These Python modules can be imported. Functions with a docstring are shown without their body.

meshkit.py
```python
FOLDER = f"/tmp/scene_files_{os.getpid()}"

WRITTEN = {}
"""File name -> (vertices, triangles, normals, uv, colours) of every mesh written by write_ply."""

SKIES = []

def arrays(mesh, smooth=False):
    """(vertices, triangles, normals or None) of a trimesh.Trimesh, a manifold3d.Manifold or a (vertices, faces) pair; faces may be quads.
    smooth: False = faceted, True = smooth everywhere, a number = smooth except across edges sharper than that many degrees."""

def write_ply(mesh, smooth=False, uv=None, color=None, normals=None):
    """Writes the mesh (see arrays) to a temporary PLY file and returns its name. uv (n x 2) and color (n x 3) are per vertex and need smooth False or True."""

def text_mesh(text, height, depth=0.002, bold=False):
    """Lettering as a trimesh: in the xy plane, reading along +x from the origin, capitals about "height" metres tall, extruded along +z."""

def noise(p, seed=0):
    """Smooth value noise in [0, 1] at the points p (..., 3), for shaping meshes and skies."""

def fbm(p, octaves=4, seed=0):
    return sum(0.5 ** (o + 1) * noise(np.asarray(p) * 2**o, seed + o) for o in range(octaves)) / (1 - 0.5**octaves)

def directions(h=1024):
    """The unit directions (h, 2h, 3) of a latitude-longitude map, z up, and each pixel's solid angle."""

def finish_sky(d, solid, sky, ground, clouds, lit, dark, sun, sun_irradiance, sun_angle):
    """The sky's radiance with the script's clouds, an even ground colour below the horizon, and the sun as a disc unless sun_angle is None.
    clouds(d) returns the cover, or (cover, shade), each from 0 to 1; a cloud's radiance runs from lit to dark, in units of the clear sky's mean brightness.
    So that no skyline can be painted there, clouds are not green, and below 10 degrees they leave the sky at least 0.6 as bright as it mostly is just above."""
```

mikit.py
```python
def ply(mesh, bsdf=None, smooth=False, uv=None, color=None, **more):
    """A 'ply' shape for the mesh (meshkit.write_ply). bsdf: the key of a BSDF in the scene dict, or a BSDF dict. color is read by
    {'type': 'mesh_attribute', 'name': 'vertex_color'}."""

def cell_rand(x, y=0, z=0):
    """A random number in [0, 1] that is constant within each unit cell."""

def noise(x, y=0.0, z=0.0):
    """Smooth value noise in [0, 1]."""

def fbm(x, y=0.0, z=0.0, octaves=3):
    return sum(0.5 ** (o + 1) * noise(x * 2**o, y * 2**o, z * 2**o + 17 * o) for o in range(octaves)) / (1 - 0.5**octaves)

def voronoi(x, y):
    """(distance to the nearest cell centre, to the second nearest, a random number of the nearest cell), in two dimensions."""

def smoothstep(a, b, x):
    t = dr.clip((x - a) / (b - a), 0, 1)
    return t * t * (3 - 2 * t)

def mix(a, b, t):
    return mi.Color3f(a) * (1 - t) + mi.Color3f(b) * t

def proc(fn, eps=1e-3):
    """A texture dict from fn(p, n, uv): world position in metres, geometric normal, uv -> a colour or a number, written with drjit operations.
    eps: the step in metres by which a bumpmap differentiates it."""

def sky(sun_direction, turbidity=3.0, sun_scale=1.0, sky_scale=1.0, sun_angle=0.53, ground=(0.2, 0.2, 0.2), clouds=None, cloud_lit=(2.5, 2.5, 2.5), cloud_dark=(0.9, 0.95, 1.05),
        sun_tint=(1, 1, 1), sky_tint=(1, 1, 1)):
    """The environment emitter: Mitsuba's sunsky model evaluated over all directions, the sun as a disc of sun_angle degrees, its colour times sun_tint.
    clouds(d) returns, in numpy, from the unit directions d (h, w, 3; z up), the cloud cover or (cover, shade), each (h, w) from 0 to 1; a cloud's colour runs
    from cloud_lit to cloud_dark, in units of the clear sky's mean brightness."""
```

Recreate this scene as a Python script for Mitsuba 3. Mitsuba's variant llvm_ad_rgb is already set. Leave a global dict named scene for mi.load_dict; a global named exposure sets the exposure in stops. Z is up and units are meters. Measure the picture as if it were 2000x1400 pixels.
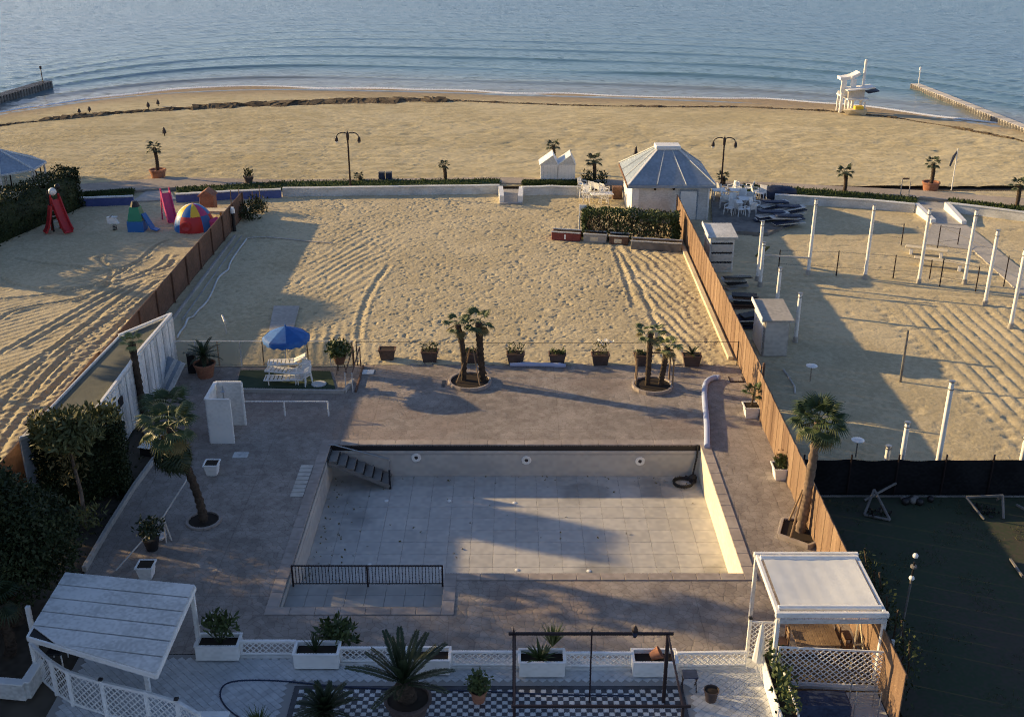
import math, random
import numpy as np, trimesh, drjit as dr, mitsuba as mi
import mikit, meshkit
from mikit import proc, noise, fbm, voronoi, cell_rand, smoothstep, mix
from shapely.geometry import Polygon, Point, LineString
from shapely.ops import unary_union
from shapely import contains_xy
scene, labels = {}, {}
T = mi.ScalarTransform4f
# ------------------------------------------------------------------ camera, sky, exposure
CAM_H, PITCH, FOC = 22.0, math.radians(23.4), 2150.0      # FOC: focal length for a picture 2000 wide
cp, sp = math.cos(PITCH), math.sin(PITCH)
scene['camera'] = {'type': 'perspective', 'fov': math.degrees(2 * math.atan(1000 / FOC)), 'fov_axis': 'x', 'near_clip': 0.1, 'far_clip': 9000.0,
                   'to_world': T().look_at([0, 0, CAM_H], [0, cp, CAM_H - sp], [0, 0, 1])}
SUN_EL, SUN_AZ = math.radians(15.5), math.radians(20)
SUN = (-math.cos(SUN_EL) * math.cos(SUN_AZ), math.cos(SUN_EL) * math.sin(SUN_AZ), math.sin(SUN_EL))
scene['sky'] = mikit.sky(SUN, turbidity=3.0, sky_scale=0.84, sun_tint=(0.97, 0.985, 0.95), sky_tint=(1.03, 0.94, 1.09))
exposure = 2.7

# ------------------------------------------------------------------ survey: what stands at a place of the photograph (2000 x 1400)
def at(px, py, z=0.0):
    """the point at height z that the photograph shows there"""
    a, b = (px - 1000) / FOC, (py - 700) / FOC
    d = np.array([a, cp - b * sp, -sp - b * cp])
    return np.array([0, 0, CAM_H]) + d * ((z - CAM_H) / d[2])
def tall(px, py, top):
    """height of an upright thing with its foot at (px, py) and its top in row top"""
    y = at(px, py)[1]
    return CAM_H - y * math.tan(PITCH + math.atan((top - 700) / FOC))
def at2(px, py, z=0.0): return at(px, py, z)[:2]

# ------------------------------------------------------------------ mesh helpers
def tm(v, f): return trimesh.Trimesh(np.asarray(v, float), np.asarray(f, int), process=False)
def cat(*ms): return trimesh.util.concatenate([m for m in ms if m is not None])
_cb = {}
def box(sx, sy, sz, c=0.0, at_=(0, 0, 0), rz=0.0):
    """box standing on z = 0 with chamfered edges"""
    k = (round(sx, 4), round(sy, 4), round(sz, 4), c)
    if k not in _cb:
        h = np.array([sx, sy, sz]) / 2
        if c <= 0: pts = [np.array([a, b, d]) * h for a in (-1, 1) for b in (-1, 1) for d in (-1, 1)]
        else:
            pts = []
            for a in (-1, 1):
                for b in (-1, 1):
                    for d in (-1, 1):
                        for i in range(3):
                            q = h - c; q[i] = h[i]; pts.append(np.array([a, b, d]) * q)
        m = trimesh.convex.convex_hull(np.array(pts)); m.apply_translation([0, 0, sz / 2]); _cb[k] = m
    m = _cb[k].copy()
    if rz: m.apply_transform(trimesh.transformations.rotation_matrix(rz, [0, 0, 1]))
    m.apply_translation(at_); return m
def beam(p, q, w, h, c=0.0, up=(0, 0, 1)):
    """bar of section w x h from p to q"""
    p, q = np.asarray(p, float), np.asarray(q, float); d = q - p; L = np.linalg.norm(d); d = d / L
    s = np.cross(d, up)
    if np.linalg.norm(s) < 1e-6: s = np.cross(d, [1, 0, 0])
    s /= np.linalg.norm(s); u = np.cross(s, d)
    m = box(w, L, h, c); m.apply_translation([0, 0, -h / 2])
    M = np.eye(4); M[:3, 0], M[:3, 1], M[:3, 2], M[:3, 3] = s, d, u, (p + q) / 2
    m.apply_transform(M); return m
def tube(pts, r, n=8, cap=True):
    p = np.asarray(pts, float); r = np.broadcast_to(r, (len(p),)).astype(float)
    t = np.gradient(p, axis=0); t /= np.linalg.norm(t, axis=1, keepdims=True) + 1e-12
    ref = np.array([0, 0, 1.0]) if np.abs(t[:, 2]).mean() < 0.8 else np.array([1.0, 0, 0])
    a = np.cross(t, ref); a /= np.linalg.norm(a, axis=1, keepdims=True) + 1e-12; b = np.cross(t, a)
    an = np.arange(n) * 2 * np.pi / n
    v = p[:, None] + r[:, None, None] * (np.cos(an)[None, :, None] * a[:, None] + np.sin(an)[None, :, None] * b[:, None])
    i, j = np.meshgrid(np.arange(len(p) - 1), np.arange(n), indexing='ij'); i, j = i.ravel(), j.ravel(); k = (j + 1) % n
    f = np.vstack([np.stack([i * n + j, (i + 1) * n + k, i * n + k], 1), np.stack([i * n + j, (i + 1) * n + j, (i + 1) * n + k], 1)])
    v = v.reshape(-1, 3)
    if cap:
        m0 = len(v); v = np.vstack([v, p[:1], p[-1:]]); jj = np.arange(n); kk = (jj + 1) % n; e = (len(p) - 1) * n
        f = np.vstack([f, np.stack([jj * 0 + m0, jj, kk], 1), np.stack([jj * 0 + m0 + 1, e + kk, e + jj], 1)])
    return tm(v, f)
def lathe(prof, n=20, at_=(0, 0, 0)):
    """prof: (radius, z) pairs from the bottom up, closed at both ends when the radius is 0"""
    pr = np.asarray(prof, float); an = np.arange(n) * 2 * np.pi / n
    v = np.stack([pr[:, None, 0] * np.cos(an), pr[:, None, 0] * np.sin(an), np.repeat(pr[:, 1:2], n, 1)], -1).reshape(-1, 3)
    i, j = np.meshgrid(np.arange(len(pr) - 1), np.arange(n), indexing='ij'); i, j = i.ravel(), j.ravel(); k = (j + 1) % n
    f = np.vstack([np.stack([i * n + j, i * n + k, (i + 1) * n + k], 1), np.stack([i * n + j, (i + 1) * n + k, (i + 1) * n + j], 1)])
    return tm(v + np.asarray(at_), f)
def prism(poly, z0, z1):
    poly = poly if hasattr(poly, 'exterior') else Polygon(poly)
    m = trimesh.creation.extrude_polygon(poly, z1 - z0, engine='earcut'); m.apply_translation([0, 0, z0]); return m
def sheet(poly, z):
    poly = poly if hasattr(poly, 'exterior') else Polygon(poly)
    v, f = trimesh.creation.triangulate_polygon(poly, engine='earcut')
    v = np.c_[v, np.full(len(v), z)]; m = tm(v, f)
    if m.face_normals[:, 2].mean() < 0: m.faces = m.faces[:, ::-1]
    return m
def hull(pts): return trimesh.convex.convex_hull(np.asarray(pts, float))
def quad_slab(a, b, c, d, t):
    """slab of thickness t below the four corner points"""
    p = np.array([a, b, c, d], float); n = np.cross(p[1] - p[0], p[3] - p[0]); n /= np.linalg.norm(n)
    if n[2] < 0: n = -n
    return hull(np.vstack([p, p - n * t]))
def rot(m, ang, axis=(0, 0, 1), point=(0, 0, 0)):
    m = m.copy(); m.apply_transform(trimesh.transformations.rotation_matrix(ang, axis, point)); return m
def mv(m, t): m = m.copy(); m.apply_translation(t); return m
# ------------------------------------------------------------------ entries of the scene
_used = {}
def fresh(name):
    n = _used.get(name, -1) + 1; _used[name] = n
    return name if n == 0 else f'{name}_{n:03d}'
def E(key, mesh, mat, smooth=False, T_=None, **lab):
    if isinstance(mesh, dict): d = dict(mesh); d['bsdf'] = {'type': 'ref', 'id': mat}
    else: d = mikit.ply(mesh, mat, smooth=smooth)
    if T_ is not None: d['to_world'] = T_
    scene[key] = d
    if lab: labels[key] = lab
    return key
def thing(name, label, category, group=None):
    k = fresh(name); labels[k] = {'label': label, 'category': category}
    if group: labels[k]['group'] = group
    return k
def one(name, mesh, mat, label, category, group=None, smooth=False, T_=None):
    k = thing(name, label, category, group); E(k, mesh, mat, smooth, T_); return k
def part(root, name, mesh, mat, smooth=False, T_=None, **lab):
    return E(fresh(root + '__' + name), mesh, mat, smooth, T_, **lab)
def struct(name, mesh, mat, smooth=False, label=None, kind='structure'):
    k = fresh(name); E(k, mesh, mat, smooth); labels[k] = {'kind': kind, **({'label': label} if label else {})}; return k
def TW(p, rz=0.0, s=1.0, tilt=None):
    m = T().translate([float(x) for x in p]).rotate([0, 0, 1], math.degrees(rz))
    if tilt: m = m.rotate(list(tilt[0]), math.degrees(tilt[1]))
    return m.scale(s) if s != 1.0 else m

# ------------------------------------------------------------------ materials
def rgb(*c): return {'type': 'rgb', 'value': [float(x) for x in c]}
def mat(name, color, rough=0.7, bump=None, bscale=0.01, two=True, eps=4e-3, **kw):
    c = color if isinstance(color, dict) else rgb(*color)
    b = {'type': 'principled', 'base_color': c, 'roughness': rough, 'specular': kw.pop('specular', 0.4), **kw}
    if bump is not None: b = {'type': 'bumpmap', 'bump': proc(bump, eps), 'scale': bscale, 'nested': b}
    scene[name] = {'type': 'twosided', 'b': b} if two else b
def vary(a, b, s=1.0, s2=9.0, lo=0.25, hi=0.75):
    """two tones mixed by noise at two scales"""
    def fn(p, n, uv):
        t = 0.65 * fbm(p.x * s, p.y * s, p.z * s, 3) + 0.35 * noise(p.x * s2, p.y * s2, p.z * s2)
        return mix(a, b, smoothstep(lo, hi, t))
    return proc(fn)
# shoreline of the place: Y of the water's edge for every X
_sh = np.array([at2(*q) for q in [(-260, 262), (-100, 226), (0, 207), (90, 190), (200, 180), (400, 168), (600, 162), (750, 161), (1000, 169), (1300, 178), (1500, 187), (1700, 200), (1850, 214), (2000, 236), (2150, 262), (2300, 290)]])
SHC = np.polyfit(_sh[:, 0] / 50, _sh[:, 1], 4)
SEA = -0.42
def shore(x): return np.polyval(SHC, np.asarray(x) / 50)
def shore_dr(x):
    u, r = x / 50, 0.0
    for c in SHC: r = r * u + float(c)
    return r
def sand_fn(p, n, uv):
    t = 0.6 * fbm(p.x * 0.35, p.y * 0.35, 3.0, 3) + 0.4 * noise(p.x * 6, p.y * 6)
    c = mix((0.405, 0.345, 0.222), (0.51, 0.44, 0.295), smoothstep(0.25, 0.75, t))
    g = noise(p.x * 38, p.y * 38)
    return c * (0.9 + 0.2 * g)
def beach_fn(p, n, uv):
    d = shore_dr(p.x) - p.y + 2.2 * (fbm(p.x * 0.12, p.y * 0.3, 5.0, 3) - 0.5)
    t = 0.6 * fbm(p.x * 0.09, p.y * 0.16, 9.0, 4) + 0.4 * noise(p.x * 1.3, p.y * 2.2)
    dry = mix((0.405, 0.345, 0.205), (0.505, 0.44, 0.28), smoothstep(0.3, 0.7, t))
    wet = mix((0.26, 0.205, 0.14), (0.34, 0.27, 0.185), t)
    return mix(wet, dry, smoothstep(2.0, 12.0, d))
def sand_bump(p, n, uv): return fbm(p.x * 9, p.y * 9, 0.0, 3)
mat('m_sand', proc(sand_fn), 0.95, sand_bump, 0.022, specular=0.15)
mat('m_beach', proc(beach_fn), 0.9, lambda p, n, uv: fbm(p.x * 3.0, p.y * 4.0, 2.0, 3), 0.055, specular=0.2, eps=0.03)
def deck_fn(p, n, uv):
    a, b, r = voronoi(p.x * 4.2, p.y * 4.2)
    t = 0.5 * fbm(p.x * 0.5, p.y * 0.5, 1.0, 4) + 0.5 * fbm(p.x * 3.1, p.y * 3.1, 7.0, 2)
    c = mix((0.235, 0.202, 0.178), (0.335, 0.294, 0.262), smoothstep(0.28, 0.72, t))
    stain = smoothstep(0.6, 0.74, fbm(p.x * 0.23 + 9, p.y * 0.23, 4.0, 3))
    c = mix(c, (0.28, 0.21, 0.175), 0.35 * stain)
    jx, jy = dr.abs(p.x / 4.1 - dr.floor(p.x / 4.1) - 0.5), dr.abs(p.y / 4.1 - dr.floor(p.y / 4.1) - 0.5)
    j = 1 - smoothstep(0.0, 0.006, dr.minimum(jx, jy))
    return c * (0.90 + 0.2 * r) * (0.74 + 0.26 * smoothstep(0.02, 0.12, b - a)) * (1 - 0.28 * j)
mat('m_deck', proc(deck_fn), 0.75, lambda p, n, uv: smoothstep(0.02, 0.2, voronoi(p.x * 4.2, p.y * 4.2)[1] - voronoi(p.x * 4.2, p.y * 4.2)[0]) + 0.4 * noise(p.x * 14, p.y * 14), 0.012, specular=0.35)
mat('m_coping', vary((0.28, 0.24, 0.215), (0.40, 0.35, 0.315), 0.8, 7), 0.75)
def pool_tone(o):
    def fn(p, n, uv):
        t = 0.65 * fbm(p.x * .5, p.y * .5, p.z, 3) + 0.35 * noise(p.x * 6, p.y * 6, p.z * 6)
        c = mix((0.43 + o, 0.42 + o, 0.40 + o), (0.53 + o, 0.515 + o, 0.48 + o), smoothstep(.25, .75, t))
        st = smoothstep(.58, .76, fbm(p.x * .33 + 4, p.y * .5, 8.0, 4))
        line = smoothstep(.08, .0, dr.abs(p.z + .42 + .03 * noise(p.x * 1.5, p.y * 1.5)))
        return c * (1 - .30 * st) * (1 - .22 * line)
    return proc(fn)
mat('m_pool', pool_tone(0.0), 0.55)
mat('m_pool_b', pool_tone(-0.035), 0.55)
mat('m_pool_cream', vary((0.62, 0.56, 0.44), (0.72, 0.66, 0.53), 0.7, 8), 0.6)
mat('m_grout', (0.30, 0.295, 0.285), 0.8)
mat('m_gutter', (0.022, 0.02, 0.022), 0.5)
mat('m_conc', vary((0.30, 0.29, 0.27), (0.42, 0.40, 0.37), 0.6, 8), 0.85)
mat('m_conc_light', vary((0.42, 0.40, 0.36), (0.56, 0.53, 0.48), 0.7, 8), 0.85)
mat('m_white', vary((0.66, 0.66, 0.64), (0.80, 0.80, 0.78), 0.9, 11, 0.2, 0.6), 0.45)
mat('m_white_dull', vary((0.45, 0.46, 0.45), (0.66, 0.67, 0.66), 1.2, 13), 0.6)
mat('m_paver', vary((0.46, 0.48, 0.49), (0.60, 0.62, 0.63), 0.7, 6), 0.65)
mat('m_paver_b', vary((0.40, 0.415, 0.425), (0.52, 0.535, 0.545), 0.7, 6), 0.65)
mat('m_tile_white', vary((0.50, 0.52, 0.52), (0.64, 0.66, 0.66), 1.2, 9), 0.35)
mat('m_tile_black', vary((0.03, 0.032, 0.04), (0.065, 0.068, 0.08), 1.2, 9), 0.3)
# ------------------------------------------------------------------ the setting: sand, sea, deck, terrace
rng = np.random.default_rng(7)
def field(poly, step, zfun, mat_, name, label=None, smooth=True, sx=1.0):
    """a sheet over poly, cut in a grid, its height from zfun(x, y)"""
    x0, y0, x1, y1 = poly.bounds
    xs, ys = np.arange(x0, x1 + step * sx, step * sx), np.arange(y0, y1 + step, step)
    X, Y = np.meshgrid(xs, ys)
    Z = zfun(X, Y)
    v = np.stack([X, Y, Z], -1).reshape(-1, 3); w = len(xs)
    i, j = np.meshgrid(np.arange(len(ys) - 1), np.arange(w - 1), indexing='ij'); i, j = i.ravel(), j.ravel()
    cx, cy = xs[j] + step * sx / 2, ys[i] + step / 2
    ok = contains_xy(poly, cx, cy); i, j = i[ok], j[ok]
    f = np.vstack([np.stack([i * w + j, i * w + j + 1, (i + 1) * w + j + 1], 1), np.stack([i * w + j, (i + 1) * w + j + 1, (i + 1) * w + j], 1)])
    m = tm(v, f); m.remove_unreferenced_vertices()
    return struct(name, m, mat_, smooth, label)
def n2(X, Y, s, seed=0, o=3): return meshkit.fbm(np.stack([X * s, Y * s, 0 * X + 0.37], -1), o, seed)
def groove(X, Y, pts, w, depth, rim=0.5, tread=0.0):
    """a rut pressed along a polyline, with a rim of pushed-up sand"""
    Z = 0 * X
    x0, y0 = np.min(pts, 0) - 1; x1, y1 = np.max(pts, 0) + 1
    for a, b in zip(pts[:-1], pts[1:]):
        d = b - a; L2 = d @ d
        t = ((X - a[0]) * d[0] + (Y - a[1]) * d[1]) / L2
        tc = np.clip(t, 0, 1)
        r = np.hypot(X - a[0] - tc * d[0], Y - a[1] - tc * d[1]) / w
        s = -depth * np.exp(-r ** 2 * 2.2) + rim * depth * np.exp(-(r - 1.35) ** 2 * 5)
        if tread: s = s * (1 + tread * np.sin(t * math.sqrt(L2) * 2 * np.pi / 0.45))
        Z = np.where(np.abs(s) > np.abs(Z), s, Z)
    return Z
def curve(*px, n=14):
    """smooth ground line through places of the photograph"""
    from scipy.interpolate import CubicSpline
    p = np.array([at2(*q) for q in px]); t = np.r_[0, np.cumsum(np.linalg.norm(np.diff(p, axis=0), axis=1))]
    return CubicSpline(t, p)(np.linspace(0, t[-1], n)) if len(p) > 2 else p

# pool outline
PL, PR = -8.72, 8.42
FL, FR = at2(648, 864), at2(1372, 871)
NR, NL = at2(1447, 1120), at2(547, 1172)
YF, YN, YK = 41.55, at2(1160, 1120)[1], at2(700, 1186)[1]
XL, XR, XK = FL[0], (FR[0] + NR[0]) / 2, at2(866, 1150)[0]
pool = Polygon([(XL, YF), (XR, YF), (XR, YN), (XK, YN), (XK, YK), (XL, YK)])
# ground: one sheet with the pit of the pool cut out
big = Polygon([(-260, -40), (260, -40), (260, 86), (-260, 86)]).difference(pool.buffer(0.3, join_style=2))
mat('m_soil', vary((0.055, 0.045, 0.035), (0.10, 0.085, 0.065), 0.5, 6), 0.95)
struct('ground', sheet(big, -0.12), 'm_soil')

# fences of the plot (ground points)
FEN = [at2(1330, 470), at2(1437, 699), at2(1500, 812), at2(1604, 1058), at2(1690, 1290), at2(1745, 1420)]
_fx = np.polyfit([q[1] for q in FEN], [q[0] for q in FEN], 1)
def fence_x(y): return np.polyval(_fx, y)
LF0, LF1 = at2(452, 452), at2(300, 640)
_lx = np.polyfit([LF0[1], LF1[1]], [LF0[0], LF1[0]], 1)
def lfence_x(y): return np.polyval(_lx, y)
Y_WALL, Y_DECK = 83.5, 50.6
garden = Polygon([(lfence_x(50.0), 50.0), (fence_x(50.0), 50.0), (fence_x(83.6), 83.6), (lfence_x(83.6), 83.6)])
def garden_z(X, Y):
    p = n2(X, Y, 2.6, 1, 2); pits = -0.06 * np.clip(p - 0.56, 0, 1) * 3.2 * np.clip(.25 + 2.2 * n2(X, Y, .16, 6) - .5, .3, 1.3)
    q = n2(X, Y, 4.6, 2, 2); pits += -0.07 * np.clip(q - 0.57, 0, 1) * 3.2 * np.clip(.25 + 2.4 * n2(X, Y, .2, 5) - .5, .2, 1.3)
    Z = 0.02 + 0.06 * (n2(X, Y, 0.25, 3) - 0.5) + pits
    rk = np.sin((X + 0.25 * Y + 0.8 * n2(X, Y, 0.5, 8)) * 2 * np.pi / 0.62)
    Z += 0.035 * rk * np.exp(-((X - fence_x(Y) + 2.6) / 1.5) ** 2) * (Y < 77)
    Z += 0.022 * np.sin((X - 0.42 * Y + 0.7 * n2(X, Y, 0.5, 9)) * 2 * np.pi / 0.62) * np.exp(-((X + 10.2) / 2.6) ** 2 - ((Y - 66) / 8) ** 2)
    Z += 0.03 * np.sin((X + 0.12 * Y + .5 * n2(X, Y, .6, 7)) * 2 * np.pi / 0.55) * np.exp(-((X + 10) / 2.5) ** 2 - ((Y - 52.5) / 2.5) ** 2)
    for c in [((1195, 470), (1222, 545), (1240, 600)), ((1205, 480), (1250, 560), (1290, 660)), ((700, 660), (712, 600), (760, 520))]:
        Z += groove(X, Y, curve(*c), 0.22, 0.05)
    return Z
field(garden, 0.062, garden_z, 'm_sand', 'garden_sand', 'trampled yellow sand of the hotel plot')

plot = Polygon([(-60, 40), (lfence_x(40) - 0.1, 40), (lfence_x(83.4) - 0.1, 83.4), (-60, 83.4)])
TR = [((0, 880), (60, 800), (180, 690), (250, 620), (330, 555)), ((0, 800), (100, 690), (200, 610), (270, 560)), ((0, 845), (80, 745), (200, 640), (290, 570)), ((0, 925), (80, 820), (200, 720)),
      ((30, 505), (130, 520), (250, 532), (310, 540)), ((0, 535), (90, 565), (180, 560), (250, 545), (330, 500)), ((0, 585), (100, 575), (190, 555), (240, 530), (290, 505)), ((150, 520), (200, 530), (250, 520), (300, 485), (330, 470)),
      ((190, 505), (215, 530), (210, 560), (150, 590)), ((0, 690), (90, 640), (180, 590), (240, 560)), ((0, 745), (90, 690), (200, 615)), ((200, 500), (230, 525), (300, 530), (340, 510)), ((0, 625), (60, 600), (120, 590), (200, 562))]
def plot_z(X, Y):
    Z = 0.02 + 0.07 * (n2(X, Y, 0.3, 11) - 0.5) + 0.03 * (n2(X, Y, 2.4, 12, 2) - 0.5)
    Z += -0.06 * np.clip(n2(X, Y, 1.5, 13, 2) - 0.58, 0, 1) * 3
    for c in TR: Z += groove(X, Y, curve(*c, n=18), 0.2, 0.06, 0.6, 0.12)
    for c in TR[:4] + TR[9:11]: Z += groove(X, Y, curve(*c, n=18) + [0.9, 0.9], 0.2, 0.05, 0.6, 0.12)
    Z += 0.018 * np.sin((X * .74 - Y * .67 + 0.5 * n2(X, Y, .4, 14)) * 2 * np.pi / .48) * np.clip(n2(X, Y, .25, 15) * 3 - 1, 0, 1) * (Y < 64)
    return Z
field(plot, 0.09, plot_z, 'm_sand', 'sand_plot', 'bare sand plot rutted by vehicle tracks left of the fence')

court = Polygon([(fence_x(38) + 0.1, 37.9), (60, 37.9), (60, 83.4), (fence_x(83.4) + 0.1, 83.4)])
def court_z(X, Y):
    Z = 0.02 + 0.05 * (n2(X, Y, 0.3, 21) - 0.5) + 0.02 * (n2(X, Y, 2.6, 22, 2) - 0.5)
    u = X + 0.02 * Y + 0.25 * n2(X, Y, 0.25, 23)
    fur = np.abs(np.sin(u * np.pi / 0.68)) ** 0.7
    inside = 1 / (1 + np.exp((Y - 58.5) * 1.5)) / (1 + np.exp((21.6 - X - 0.0 * Y) * 2.5))
    Z += 0.075 * (fur - 0.6) * inside * (.6 + .8 * n2(X, Y, .35, 26))
    Z += 0.05 * (np.abs(np.sin((Y + 0.15 * X) * np.pi / 1.1)) - 0.6) * (Y > 59) * (Y < 66)
    Z += -0.06 * np.clip(n2(X, Y, 1.7, 25, 2) - 0.57, 0, 1) * 3
    for k in range(26):
        t = k / 25; cx, cy = 20.6 + 1.2 * t + 0.15 * math.sin(k * 2.1), 57.5 - 19 * t
        Z += -0.07 * np.exp(-(((X - cx) / 0.28) ** 2 + ((Y - cy) / 0.2) ** 2))
    return Z
field(court, 0.095, court_z, 'm_sand', 'court_sand', 'raked sand of the ball courts beyond the brown fence')

turf = Polygon([(fence_x(37.8) + 0.1, 37.8), (45, 37.8), (45, 8), (fence_x(8) + 0.1, 8)])
mat('m_turf', vary((0.075, 0.066, 0.056), (0.048, 0.066, 0.042), 0.3, 12), 0.95, specular=0.1)
field(turf, 0.3, lambda X, Y: 0.01 + 0.05 * (n2(X, Y, 0.6, 31) - 0.5), 'm_turf', 'turf', 'dark turf behind the black screen')

# beach
def beach_z(X, Y):
    d = (shore(X) - Y) / np.sqrt(1 + (np.polyval(np.polyder(SHC), X / 50) / 50) ** 2)
    Z = 0.14 - 0.60 * np.clip(1 - d / 22, 0, 1.8) ** 1.3
    Z += 0.22 * (n2(X, Y, 0.09, 41) - 0.5) + 0.10 * (n2(X * 0.55, Y, 0.7, 42, 2) - 0.5) * (d > 6)
    rough = np.clip(n2(X, Y, 0.05, 43) * 2.4 - 0.7, 0, 1) * (Y < 112)
    Z += -0.22 * np.clip(n2(X, Y, 0.9, 44, 2) - 0.52, 0, 1) * 2.5 * rough
    Z += 0.05 * np.sin((Y + 0.06 * X + 0.6 * n2(X, Y, 0.1, 45)) * 2 * np.pi / 1.5) * (Y < 108) * (X < -8)
    return Z
field(Polygon([(-95, 84.6), (95, 84.6), (95, 141), (-95, 141)]), 0.42, beach_z, 'm_beach', 'beach', 'wide pale sand beach between wall and sea', sx=0.9)
wings = unary_union([Polygon([(-260, 84.6), (-95, 84.6), (-95, 141), (-260, 141)]), Polygon([(95, 84.6), (260, 84.6), (260, 141), (95, 141)])])
for g in wings.geoms: field(g, 3.0, beach_z, 'm_beach', 'beach_margin', 'pale beach sand going on along the coast')
# sea
def sea_fn(p, n, uv):
    d = p.y - shore_dr(p.x) + 5 * (fbm(p.x * 0.03, p.y * 0.08, 1.0, 3) - 0.5)
    c = mix((0.20, 0.21, 0.19), (0.075, 0.165, 0.21), smoothstep(0.0, 16.0, d))
    return mix(c, (0.05, 0.13, 0.205), smoothstep(15.0, 90.0, d))
def sea_bump(p, n, uv):
    return 0.5 * fbm(p.x * 0.22, p.y * 0.55, 3.0, 3) + 0.35 * noise(p.x * 0.9, p.y * 2.4, 1.0) + 0.1 * noise(p.x * 2.6, p.y * 5.5, 4.0)
mat('m_sea', proc(sea_fn), 0.16, sea_bump, 0.11, specular=0.6, eps=0.05)
def sea_z(X, Y):
    d = Y - shore(X); wob = 5.0 * (n2(X * 0.5, Y * 0.3, 0.05, 51) - 0.5)
    amp = 0.22 * np.exp(-((d - 16) / 24) ** 2) + 0.04
    ph = np.maximum(d + wob + 9, 0.01) / 9.5
    ph = ph - np.floor(ph)
    w = np.exp(-((ph - 0.5) / 0.075) ** 2)
    br = np.clip(n2(X * 0.35, Y, 0.07, 52) * 3.2 - 0.8, 0, 1)
    return SEA + amp * w * br + 0.05 * (n2(X * 0.6, Y, 0.5, 53) - 0.5)
field(Polygon([(-125, 97), (125, 97), (125, 262), (-125, 262)]), 0.42, sea_z, 'm_sea', 'sea', 'blue sea with low swells rolling to the shore', sx=2.4)
far = unary_union([Polygon([(-6000, 262), (6000, 262), (6000, 8000), (-6000, 8000)]), Polygon([(-6000, 100), (-125, 100), (-125, 262), (-6000, 262)]), Polygon([(125, 100), (6000, 100), (6000, 262), (125, 262)])])
struct('sea', sheet(far, SEA), 'm_sea', label='open sea out to the horizon')
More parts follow.
